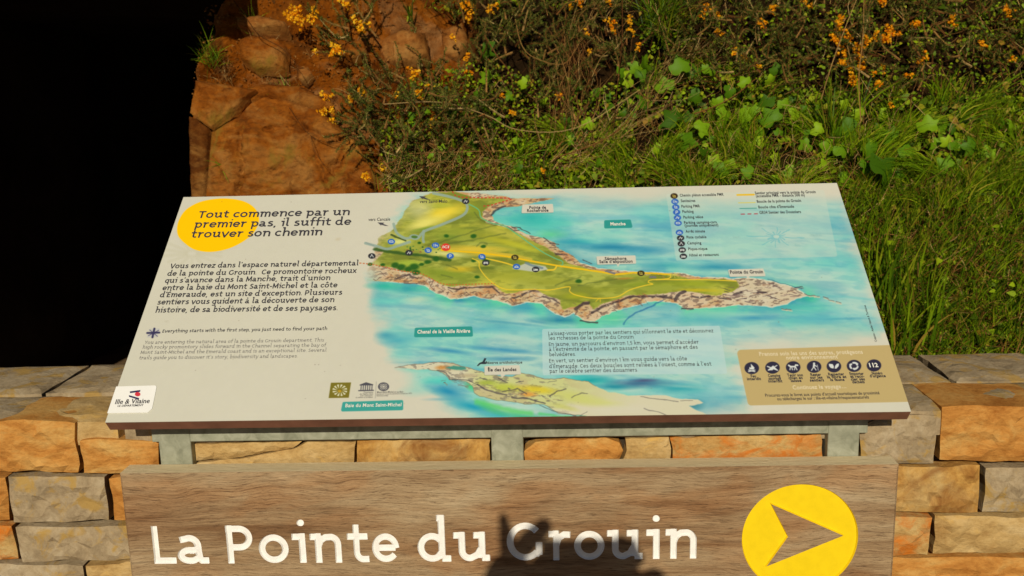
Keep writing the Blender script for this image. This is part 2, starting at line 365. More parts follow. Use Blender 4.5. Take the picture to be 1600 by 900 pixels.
# ---- stone wall behind the sign
PLANK_T = float(on_z(600, 721.5, 0.0)[1])
WY = PLANK_T+.016            # front face of the stones
wall = thing('stone_wall', 'low dry stone wall of orange and beige blocks behind the wooden board', 'wall', (0, WY, GROUND))
def wpt(px, py): p = on_y(px, py, WY); return (min(.685, max(-.695, p[0])), max(-.020, p[2]))
def wall_stone(poly, mat, seed, O=(0, WY, 0), eu=EX, ev=EZ, en=-EY, depth=.12, bulge=.004, er=.005, amp=.007, res=.008, facets=.004, label=None):
    o = obj('stone', outline_stone(poly, O, eu, ev, en, depth, bulge, er, amp, res, seed, facets), mat); keep(o, wall)
    if label: o['label'] = label
    return o
ZT = .072
px_stones = [
    ([(60, 690), (150, 686), (248, 690), (249, 741), (60, 745)], 'st_orange', None),
    ([(303.5, 694), (472, 690), (458, 700), (420, 706), (380, 713), (340, 717), (306, 720)], 'st_beige', 'wedge of stone above the long crack'),
    ([(306, 724), (342, 719), (382, 715), (424, 708), (462, 701), (480, 690), (556, 690), (552, 742), (306, 742)], 'st_beige', None),
    ([(559, 689), (645, 688), (766, 686), (766, 742), (556, 742)], 'st_stain', 'stone with dark brown stains'),
    ([(836, 690), (890, 686), (945, 685), (968, 691), (974, 704), (968, 716), (955, 722), (950, 735), (825, 738), (819, 722), (818, 706)], 'st_orange', 'long rounded orange stone'),
    ([(977, 686), (1012, 684), (1045, 683), (1049, 700), (1046, 735), (972, 735), (973, 718), (980, 704)], 'st_beige', 'pale stone with fine vertical cracks'),
    ([(1048, 684), (1282, 679), (1284, 700), (1287, 730), (1050, 734), (1053, 702)], 'st_red', 'long stone with bright orange red patches'),
    ([(1344, 668), (1372, 655), (1420, 648), (1470, 650), (1474, 726), (1344, 728)], 'st_grey', 'greenish and reddish brown stone by the right post'),
]
for i, (pp, mt, lb) in enumerate(px_stones):
    wall_stone([wpt(*p) for p in pp][::-1], M[mt], 20+i, label=lb)
rr = random.Random(5); mats = ['st_orange', 'st_beige', 'st_grey', 'st_stain', 'st_red', 'st_beige', 'st_orange']
def course(z0, z1, x0, x1, y=WY):
    x = x0
    while x < x1-.03:
        w = rr.uniform(.12, .30); xe = min(x+w, x1); g_ = .004; j = lambda: rr.uniform(-.004, .004)
        poly = [(x+g_, z0+g_+j()), (xe-g_, z0+g_+j()), (xe-g_+j(), z1-g_+j()), ((x+xe)/2, z1-g_+j()), (x+g_+j(), z1-g_+j())]
        wall_stone(poly, M[rr.choice(mats)], rr.randrange(999), res=.013, amp=.012, facets=.008); x = xe
course(-.019, ZT+.004, -2.0, -.70); course(-.019, ZT+.004, .69, 2.3)
zz = -.024
for h in (.085, .07, .10, .08, .11, .09, .12, .13, .14):
    course(zz-h, zz, -2.0, 2.3); zz -= h
core = obj('wall_core', box(-2.0, 2.3, WY+.03, .40, GROUND, ZT-.022), M['mortar']); keep(core, wall)
# capping stones on top of the wall
for row, (y0, y1) in enumerate(((WY-.002, .20), (.20, .385))):
    x = -2.0
    while x < 2.25:
        w = rr.uniform(.14, .34); xe = min(x+w, 2.3); j = lambda: rr.uniform(-.008, .008)
        poly = [(x+.005, y0+.004+abs(j())), (xe-.005, y0+.004+abs(j())), (xe-.005+j()*.4, y1-.005+j()), ((x+xe)/2, y1-.004+j()), (x+.005, y1-.005+j())]
        o = obj('cap_stone', outline_stone(poly, (0, 0, ZT-.006+rr.uniform(-.004, .004)), EX, EY, EZ, .04, .006, .012, .008, .02, rr.randrange(999), .002), M[rr.choice(['st_grey', 'st_beige', 'st_grey', 'st_grey'])]); keep(o, wall); x = xe

# ---- rocks of the bank
def bank_rock(poly_px, yoff, mat, seed, label, bulge=.03, er=.03, amp=.03, res=.011, depth=.5, tilt=.25, facets=.01, fs=1.0, cracks=()):
    c = np.mean(poly_px, 0); p = on_bank(*c, yoff); en = np.array([0, -math.cos(tilt), math.sin(tilt)]); ev = np.array([0, math.sin(tilt), math.cos(tilt)])
    P = []
    for q in poly_px:
        h = hit(q[0], q[1], p, en)-p; P.append((h@EX, h@ev))
    if sum(a[0]*b[1]-a[1]*b[0] for a, b in zip(P, P[1:]+P[:1])) < 0: P = P[::-1]
    cr = [([((hit(x, y, p, en)-p)@EX, (hit(x, y, p, en)-p)@ev) for x, y in l_], w_, d_) for l_, w_, d_ in cracks]
    t = obj('rock', outline_stone(P, (0, 0, 0), EX, ev, en, depth, bulge, er, amp, res, seed, facets, fs=fs, cracks=cr), mat); smooth(t)
    t.location = p; return tag(t, label, 'rock', 'rocks in the orange earth bank')
bank_rock([(331, 206), (345, 197), (372, 183), (392, 162), (412, 152), (450, 158), (488, 168), (520, 188), (556, 222), (578, 262), (590, 345), (318, 345), (326, 262)], .11, M['rock'], 1, 'largest smooth orange rock face just above the panel edge, below the crack', .028, .028, .060, .0055, .55, .30, .018, cracks=[([(384, 196), (379, 230), (386, 262), (372, 310)], .005, .020), ([(372, 296), (400, 276), (440, 268), (480, 262)], .006, .016), ([(452, 170), (468, 196), (500, 214), (545, 222)], .005, .018), ([(500, 214), (496, 250), (520, 300)], .005, .014), ([(420, 205), (446, 200), (466, 206)], .006, .018), ([(540, 240), (520, 262), (530, 290)], .005, .016)])
bank_rock([(297, 176), (306, 126), (345, 132), (400, 140), (388, 148), (372, 165), (345, 186), (329, 200)], .145, M['rock'], 2, 'orange slab left of the crack, at the edge of the black opening', .02, .02, .035, .006, .5, .35, .012)
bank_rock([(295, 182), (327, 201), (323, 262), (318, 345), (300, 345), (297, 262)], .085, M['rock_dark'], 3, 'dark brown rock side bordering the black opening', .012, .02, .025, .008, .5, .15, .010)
bank_rock([(374, 62), (392, 56), (428, 60), (447, 72), (442, 104), (400, 108), (376, 92)], .055, M['rock'], 4, 'square brown rock with a pale top beneath the upper left flowers', .025, .018, .02, .008, .4, .4, .006)
bank_rock([(370, 28), (404, 24), (446, 34), (444, 42), (398, 44), (372, 40)], .08, M['rock_pale'], 5, 'flat pale yellowish rock at the top left of the bank', .018, .012, .012, .007, .35, .5, .004)
bank_rock([(590, 62), (628, 46), (664, 52), (668, 84), (622, 102), (592, 92)], .03, M['rock_pale'], 6, 'pinkish rounded rock right of the clay slope, under a tuft of leaves', .03, .03, .03, .009, .4, .4, .006)
bank_rock([(690, 48), (722, 36), (732, 66), (714, 92), (692, 84)], .03, M['rock_pale'], 7, 'smaller pinkish rock half hidden by gorse stems', .025, .02, .02, .009, .4, .4, .005)
bank_rock([(466, 108), (481, 104), (488, 116), (474, 126), (466, 122)], .04, M['rock_pale'], 8, 'small pale stone above the spiky grass tuft', .012, .01, .008, .006, .1, .4, 0)
bank_rock([(540, 66), (566, 62), (572, 80), (552, 92), (538, 84)], .05, M['rock'], 9, 'small rusty rock below the gorse shoot', .02, .014, .014, .007, .2, .4, .003)
bank_rock([(352, 148), (410, 131), (470, 135), (520, 160), (498, 170), (450, 156), (415, 149), (392, 156)], .10, M['rock'], 10, 'flat orange ledge above the crack beside the spiky grass tuft', .02, .018, .02, .009, .4, .6, .005)

# ------------------------------------------------------------------ marching squares + stroke letters
def contours(S, x0, y0, h, lvl):
    ny, nx = S.shape; S = S-lvl; S = np.where(S == 0, 1e-9, S); ed = {}
    def pt(i, j, k, l):
        a, b = S[j, i], S[l, k]; t = a/(a-b); return (x0+(i+(k-i)*t)*h, y0+(j+(l-j)*t)*h)
    segs = {}
    for j in range(ny-1):
        for i in range(nx-1):
            c = (S[j, i] > 0)*1+(S[j, i+1] > 0)*2+(S[j+1, i+1] > 0)*4+(S[j+1, i] > 0)*8
            if c in (0, 15): continue
            E = {'b': ((i, j, i+1, j), ('h', i, j)), 'r': ((i+1, j, i+1, j+1), ('v', i+1, j)), 't': ((i, j+1, i+1, j+1), ('h', i, j+1)), 'l': ((i, j, i, j+1), ('v', i, j))}
            T = {1: ['lb'], 2: ['br'], 3: ['lr'], 4: ['rt'], 5: ['lt', 'rb'], 6: ['bt'], 7: ['lt'], 8: ['tl'], 9: ['tb'], 10: ['bl', 'tr'], 11: ['tr'], 12: ['rl'], 13: ['rb'], 14: ['bl']}[c]
            for s in T:
                a, b = E[s[0]], E[s[1]]; ed[a[1]] = pt(*a[0]); ed[b[1]] = pt(*b[0]); segs[a[1]] = b[1]
    out = []
    while segs:
        k0 = next(iter(segs)); k = k0; loop = []
        while k in segs:
            n = segs.pop(k); loop.append(ed[k]); k = n
        if len(loop) > 5: out.append(loop)
    return out
def arc(cx, cy, rx, ry, a0, a1, n=14):
    return [(cx+rx*math.cos(math.radians(a0+(a1-a0)*i/n)), cy+ry*math.sin(math.radians(a0+(a1-a0)*i/n))) for i in range(n+1)]
W_ = .22; h_ = W_/2
# centre lines, x height 1, strokes [points], advance width
GL = {
 'L': ([[(h_, 1.30), (h_, h_)], [(0, h_), (.80, h_)]], .80),
 'P': ([[(h_, 1.30), (h_, 0)], [(0, 1.30-h_), (.40, 1.30-h_)]+arc(.44, .87, .36, .32, 90, -90)+[(h_, .55)]], .92),
 'G': ([arc(.60, .65, .48, .54, 42, 318, 26), [(1.03, .62), (1.03, .20)], [(.98, .245), (.93, .20)]], 1.16),
 'o': ([arc(.50, .5, .385, .385, 0, 360, 30)], 1.0),
 'a': ([[(.12, .83)]+arc(.40, .62, .27, .27, 115, 0, 10)+[(.68, .40), (.70, .20), (.76, h_), (.98, h_)], arc(.40, .29, .29, .185, 60, 300, 14), [(.40, .455), (.68, .50)], [(.52, .13), (.70, .22)]], .98),
 'i': ([[(0, 1-h_), (.32, 1-h_)], [(.32, 1.0), (.32, 0)], [(.30, 1.37), (.32, 1.37)]], .46),
 'n': ([[(0, 1-h_), (.26, 1-h_)], [(.26, 1.0), (.26, 0)], [(.26, .55), (.34, .76), (.5, .87)]+arc(.66, .62, .26, .265, 80, 0, 10)+[(.92, 0)]], 1.05),
 'u': ([[(0, 1-h_), (.26, 1-h_)], [(.26, 1.0), (.26, .38)]+arc(.50, .37, .24, .26, 180, 280, 10)+[(.75, .22), (.86, .42)], [(.64, 1-h_), (.90, 1-h_)], [(.90, 1.0), (.90, .12)], [(.90, h_), (1.14, h_)]], 1.15),
 't': ([[(.32, 1.30), (.32, .36)]+arc(.54, .36, .22, .245, 180, 275, 8)+[(.74, h_+.01)], [(0, .90), (.72, .90)]], .76),
 'e': ([[(.14, .50), (.84, .50)], arc(.50, .5, .375, .385, 0, 322, 24)], .96),
 'd': ([[(.66, 1.50), (.90, 1.50)], [(.80, 1.58), (.80, .12)], arc(.48, .5, .36, .385, 40, 320, 20), [(.74, .77), (.80, .80)], [(.70, .22), (.80, .35)], [(.80, h_), (1.08, h_)]], 1.08),
 'r': ([[(0, 1-h_), (.26, 1-h_)], [(.26, 1.0), (.26, 0)], [(.26, .50), (.36, .76), (.54, .87), (.76, .86)]], .78),
 'T': ([[(0, 1.30-h_), (.96, 1.30-h_)], [(.48, 1.30), (.48, 0)]], .96),
 'c': ([arc(.50, .5, .375, .385, 45, 315, 22)], .84),
 'm': ([[(0, 1-h_), (.26, 1-h_)], [(.26, 1.0), (.26, 0)], [(.26, .55), (.34, .78), (.46, .87)]+arc(.58, .64, .22, .245, 85, 0, 8)+[(.80, 0)], [(.80, .55), (.88, .78), (1.0, .87)]+arc(1.12, .64, .22, .245, 85, 0, 8)+[(1.34, 0)]], 1.48),
 'p': ([[(0, 1-h_), (.26, 1-h_)], [(.26, 1.0), (.26, -.42)], arc(.58, .5, .34, .385, 140, -140, 20)], 1.04),
 's': ([[(.70, .84), (.52, .89), (.34, .87), (.20, .74), (.26, .60), (.48, .52), (.68, .40), (.72, .25), (.58, .13), (.38, .11), (.12, .17)]], .82),
 'l': ([[(0, 1.50), (.26, 1.50)], [(.26, 1.58), (.26, .30), (.32, .14), (.50, h_)]], .56),
 'f': ([[(.74, 1.50), (.56, 1.52), (.42, 1.46), (.32, 1.28), (.32, 0)], [(0, .90), (.68, .90)]], .66),
 'v': ([[(.04, 1.0), (.46, .02), (.88, 1.0)]], .92),
 'h': ([[(0, 1.50), (.26, 1.50)], [(.26, 1.58), (.26, 0)], [(.26, .55), (.34, .76), (.5, .87)]+arc(.66, .62, .26, .265, 80, 0, 10)+[(.92, 0)]], 1.05),
 ',': ([[(.20, .10), (.10, -.22)]], .36),
}
GL.update({
 'b': ([[(0, 1.50), (.26, 1.50)], [(.26, 1.58), (.26, 0)], arc(.58, .5, .34, .385, 140, -140, 20)], 1.04),
 'q': ([[(.78, 1.0), (.78, -.42)], arc(.46, .5, .34, .385, 40, 320, 20)], .92),
 'g': ([arc(.48, .5, .36, .385, 40, 320, 20), [(.80, 1.0), (.80, -.12), (.70, -.30), (.48, -.36), (.16, -.32)]], .96),
 'x': ([[(.06, .98), (.82, .02)], [(.82, .98), (.06, .02)]], .88),
 'z': ([[(.06, .9), (.76, .9), (.08, .1), (.80, .1)]], .84),
 'y': ([[(.04, 1.0), (.46, .06)], [(.88, 1.0), (.40, -.16), (.26, -.36), (.04, -.36)]], .92),
 'j': ([[(0, .9), (.26, .9)], [(.26, 1.0), (.26, -.20), (.14, -.36), (0, -.36)], [(.24, 1.37), (.28, 1.37)]], .40),
 'k': ([[(0, 1.50), (.26, 1.50)], [(.26, 1.58), (.26, 0)], [(.80, .96), (.30, .48)], [(.46, .58), (.88, .02)]], .90),
 'w': ([[(.04, 1.0), (.34, .04), (.66, .92), (.98, .04), (1.28, 1.0)]], 1.32),
 'V': ([[(.04, 1.30), (.55, .02), (1.06, 1.30)]], 1.10),
 'C': ([arc(.60, .65, .48, .54, 48, 312, 26)], 1.04),
 'M': ([[(.14, 0), (.18, 1.28), (.66, .25), (1.14, 1.28), (1.20, 0)]], 1.34),
 'S': ([[(.74, 1.12), (.52, 1.19), (.30, 1.14), (.18, .96), (.26, .78), (.50, .66), (.72, .52), (.76, .30), (.60, .13), (.38, .11), (.10, .18)]], .88),
 'E': ([[(.12, 1.30), (.12, 0)], [(.1, 1.19), (.72, 1.19)], [(.1, .66), (.66, .66)], [(.1, .11), (.74, .11)]], .80),
 'Y': ([[(.02, 1.30), (.50, .60), (.98, 1.30)], [(.50, .66), (.50, 0)]], 1.0),
 'N': ([[(.12, 0), (.12, 1.28), (.86, .04), (.86, 1.30)]], .98),
 "’": ([[(.20, 1.42), (.12, 1.10)]], .32), '.': ([[(.12, .12), (.20, .12)]], .32), '-': ([[(.04, .52), (.52, .52)]], .56),
 '1': ([[(.10, 1.02), (.36, 1.24), (.36, 0)]], .60), '5': ([[(.70, 1.2), (.24, 1.2), (.20, .72), (.46, .78), (.70, .62), (.70, .30), (.50, .11), (.14, .12)]], .84),
})
_ac = {'é': ('e', [(.46, 1.22), (.66, 1.46)]), 'è': ('e', [(.34, 1.46), (.54, 1.22)]), 'ê': ('e', [(.28, 1.22), (.50, 1.44), (.72, 1.22)]), 'à': ('a', [(.30, 1.46), (.50, 1.22)]), 'ô': ('o', [(.28, 1.22), (.50, 1.44), (.72, 1.22)]), 'É': ('E', [(.36, 1.50), (.60, 1.74)])}
for k_, (b_0, st_) in _ac.items(): GL[k_] = (GL[b_0][0]+[st_], GL[b_0][1])
def glyph_sdf(g, X, Y, w=W_):
    S = np.full(X.shape, -9.0)
    for st in g[0]:
        for k, (a, b) in enumerate(zip(st[:-1], st[1:])):
            ex, ey = b[0]-a[0], b[1]-a[1]; L = math.hypot(ex, ey)+1e-9
            t = np.clip(((X-a[0])*ex+(Y-a[1])*ey)/L/L, 0, 1); d = w/2-np.hypot(X-a[0]-t*ex, Y-a[1]-t*ey)
            if L > .05:
                if k == 0: d = np.minimum(d, ((X-a[0])*ex+(Y-a[1])*ey)/L+.012)
                if k == len(st)-2: d = np.minimum(d, ((b[0]-X)*ex+(b[1]-Y)*ey)/L+.012)
            S = np.maximum(S, d)
    return S
def glyph_field(ch, x0, x1, yb, s, step, w=W_):
    """sample SDF (in plane metres) of a glyph whose box starts x0..x1 on baseline yb, s metres per x height"""
    g = GL[ch]; sx = (x1-x0)/g[1]
    gx = np.arange(x0-.15*s, x1+.15*s, step); gy = np.arange(yb-.55*s, yb+1.75*s, step); X, Y = np.meshgrid(gx, gy)
    return glyph_sdf(g, (X-x0)/sx, (Y-yb)/s, w)*min(s, sx), gx[0], gy[0]

GCACHE = {}
def glyph_mesh(ch, w):      # filled outline of a glyph in units of the x height
    if (ch, w) not in GCACHE:
        g = GL[ch]; st = .045; gx = np.arange(-.2, g[1]+.2, st); gy = np.arange(-.6, 1.95, st); X, Y = np.meshgrid(gx, gy)
        cs = contours(glyph_sdf(g, X, Y, w), gx[0], gy[0], st, 0); vo, fo, vt = cdt(cs)
        GCACHE[(ch, w)] = (vo, [f for f in fo if inside(cs, sum(vo[i][0] for i in f)/3, sum(vo[i][1] for i in f)/3)])
    return GCACHE[(ch, w)]
def drawn_line(s, a, c, xh, w, lift=.0004, gap=.10, space=.50):
    e = c-a; L = np.linalg.norm(e); ex = e/L; ey = np.array([-ex[1], ex[0]]); V = []; F = []
    tot = sum(space if ch == ' ' else GL[ch][1]+gap for ch in s)-gap; k = L/tot; x = 0
    for ch in s:
        if ch == ' ': x += space; continue
        vo, fo = glyph_mesh(ch, w); b0 = len(V); V += [ppt(*(a+ex*(x+p[0])*k+ey*p[1]*xh), lift) for p in vo]; F += [[i+b0 for i in f] for f in fo]; x += GL[ch][1]+gap
    return V, F
# ------------------------------------------------------------------ the wooden board with routed letters
board = thing('wooden_signboard', 'long weathered wooden board with white routed place name and yellow arrow disc', 'sign', (0, 0, -.115))
PL, PHG, CH = .61, .232, .004
LET = [('L', 242, 276, 881, 881), ('a', 279, 327, 881, 881), ('P', 357, 398, 880, 880), ('o', 406, 453, 880, 879), ('i', 459, 481, 879, 879),
       ('n', 487, 536, 879, 879), ('t', 545, 578, 879, 878.5), ('e', 582, 624, 878.5, 878.5), ('d', 653, 705, 878, 877.5), ('u', 710, 766, 877, 877),
       ('G', 792, 849, 876, 876), ('r', 858, 892, 875, 875), ('o', 897, 945, 875, 875), ('u', 949, 1004, 874, 873.5), ('i', 1010, 1032, 873, 873), ('n', 1040, 1089, 872.5, 872)]
XHM = .0500
FD, WD = .0032, .0016
shapes = []      # (outer contours, inner contours, sdf)
for ch, a, b, ya, yb in LET:
    p = on_y(a, ya, 0); q = on_y(b, yb, 0); step = .0011
    S, gx, gy = glyph_field(ch, p[0], q[0], p[2], XHM, step)
    shapes.append([ch, contours(S, gx, gy, step, 0), contours(S, gx, gy, step, WD)])
cc = on_y(1249.7, 841, 0); CR = .0905
disc_o = [(cc[0]+CR*math.cos(t), cc[2]+CR*math.sin(t)) for t in np.linspace(0, 2*math.pi, 97)[:-1]]
disc_i = [(cc[0]+(CR-WD)*math.cos(t), cc[2]+(CR-WD)*math.sin(t)) for t in np.linspace(0, 2*math.pi, 97)[:-1]]
arr = [tuple(on_y(*p, 0)[[0, 2]]) for p in ((1205.5, 788), (1317.5, 837), (1198, 885), (1231.5, 838.5))]
def offset_poly(P, d):      # grow a simple polygon outward by d
    P = [np.array(p) for p in P]; n = len(P); A = sum(P[i][0]*P[(i+1) % n][1]-P[(i+1) % n][0]*P[i][1] for i in range(n)); s = 1 if A > 0 else -1; out = []
    for i in range(n):
        a, b, c = P[i-1], P[i], P[(i+1) % n]; e1 = (b-a)/np.linalg.norm(b-a); e2 = (c-b)/np.linalg.norm(c-b)
        n1 = s*np.array([e1[1], -e1[0]]); n2 = s*np.array([e2[1], -e2[0]]); m = n1+n2; m = m/np.linalg.norm(m); out.append(tuple(b+m*d/max(.35, m@n1)))
    return out
arr_i = offset_poly(arr, WD*.7)
def cdt(loops):
    pts = []; ed = []; tagv = []
    for li, lp in enumerate(loops):
        s = len(pts)
        pts += [Vector((float(p[0]), float(p[1]))) for p in lp]; ed += [(s+i, s+(i+1) % len(lp)) for i in range(len(lp))]; tagv += [li]*len(lp)
    vo, _, fo, ov, _, _ = delaunay_2d_cdt(pts, ed, [], 0, 1e-7)
    vt = [tagv[o[0]] if o else 0 for o in ov]; return [tuple(v) for v in vo], [list(f) for f in fo], vt
def inside(loops, x, y):
    r = False
    for lp in loops:
        n = len(lp)
        for i in range(n):
            ax, ay = lp[i]; bx, by = lp[(i+1) % n]
            if (ay > y) != (by > y) and x < (bx-ax)*(y-ay)/(by-ay)+ax: r = not r
    return r
rect = []
for i in range(40): rect.append((-PL+CH+(2*PL-2*CH)*i/40, -PHG+CH))
for i in range(8): rect.append((PL-CH, -PHG+CH+(PHG-2*CH)*i/8))
for i in range(40): rect.append((PL-CH-(2*PL-2*CH)*i/40, -CH))
for i in range(8): rect.append((-PL+CH, -CH-(PHG-2*CH)*i/8))
cuts = [s[1] for s in shapes]+[[disc_o, arr]]
loops = [rect]+[l for c_ in cuts for l in c_]
vo, fo, vt = cdt(loops)
boxes = [(min(p[0] for l in c_ for p in l), max(p[0] for l in c_ for p in l), c_) for c_ in cuts]
F = []
for f in fo:
    x = sum(vo[i][0] for i in f)/3; y = sum(vo[i][1] for i in f)/3
    if not any(b[0] < x < b[1] and inside(b[2], x, y) for b in boxes): F.append(f)
V = [(v[0], 0, v[1]) for v in vo]
o = obj('plank_face', (V, F), M['wood']); bm = bmesh.new(); bm.from_mesh(o.data)
bmesh.ops.delete(bm, geom=[v for v in bm.verts if not v.link_faces], context='VERTS')
rim = [(-PL+CH, -PHG+CH), (PL-CH, -PHG+CH), (PL-CH, -CH), (-PL+CH, -CH)]; out_ = [(-PL, -PHG), (PL, -PHG), (PL, 0), (-PL, 0)]
a = [bm.verts.new((x, 0, z)) for x, z in rim]; b_ = [bm.verts.new((x, CH, z)) for x, z in out_]; c_ = [bm.verts.new((x, PLANK_T, z)) for x, z in out_]
for i in range(4):
    j = (i+1) % 4; bm.faces.new((a[j], a[i], b_[i], b_[j])); bm.faces.new((b_[j], b_[i], c_[i], c_[j]))
bm.faces.new(c_[::-1]); bmesh.ops.recalc_face_normals(bm, faces=bm.faces[:])
bm.to_mesh(o.data); bm.free(); o.name = 'plank'; keep(o, board)
# the routed pieces: wall down to a painted floor
def routed(name, outer, inner, mat, depth=FD, dish=0):
    lo = list(outer)+list(inner); vo, fo, vt = cdt(lo); no = len(outer)
    F = []
    for f in fo:
        x = sum(vo[i][0] for i in f)/3; y = sum(vo[i][1] for i in f)/3
        if inside(outer, x, y): F.append(f)
    V = [(v[0], 0 if t < no else depth, v[1]) for v, t in zip(vo, vt)]
    o = obj(name, (V, F), mat); bm = bmesh.new(); bm.from_mesh(o.data)
    bmesh.ops.delete(bm, geom=[v for v in bm.verts if not v.link_faces], context='VERTS')
    bm.normal_update()
    for f in bm.faces:
        if f.normal.y > 0: f.normal_flip()
    bm.to_mesh(o.data); bm.free(); keep(o, board); return o
for ch, oc, ic in shapes: routed('letter', oc, ic, M['white_paint'])
routed('arrow_disc', [disc_o, arr], [disc_i, arr_i], M['yellow_paint'], .0038)

# ------------------------------------------------------------------ galvanised frame and information panel
panel = thing('information_panel', 'sloping printed map panel of the headland on a galvanised steel frame', 'information board', (0, .1, -.3))
def ppt(u, v, h=0.0): return PO+PU*u+PV*v+PN*h
TH = .021
def slab(u0, u1, v0, v1, h0, h1):
    V = [ppt(u, v, h) for h in (h0, h1) for u, v in ((u0, v0), (u1, v0), (u1, v1), (u0, v1))]
    return V, [(3, 2, 1, 0), (4, 5, 6, 7), (0, 1, 5, 4), (1, 2, 6, 5), (2, 3, 7, 6), (3, 0, 4, 7)]
o = obj('board_core', slab(0, PW, 0, PH, -TH, -.0008), M['core']); keep(o, panel)
FY = PLANK_T+.001
def fp(px, py): return on_y(px, py, FY)
rz0, rz1 = fp(600, 687)[2], fp(600, 665)[2]
o = obj('rail', box(fp(236, 680)[0], fp(1357, 665)[0], FY+.0015, FY+.03, rz0, rz0+.032, .0015), M['galv']); keep(o, panel)
for a, b in ((249, 299), (767, 818), (1293, 1342)):
    xa, xb = fp(a, 705)[0], fp(b, 705)[0]
    if a == 767: xa += .001; xb += .0
    o = obj('post', box(xa, xb, FY, FY+.05, -.5, rz0+.030, .002), M['galv']); keep(o, panel)
    # sloping arm under the panel
    ua, ub = xa-PO[0]+.008, xb-PO[0]-.008
    o = obj('support_arm', slab(ua, ub, .085, PH-.04, -TH-.030, -TH-.0005), M['galv']); keep(o, panel)
    yb_ = PO[1]+PV[1]*(PH-.1)
    o = obj('rear_post', box(xa+.006, xb-.006, yb_-.02, yb_+.02, -.5, PO[2]+PV[2]*(PH-.12)-.05, .002), M['galv']); keep(o, panel)

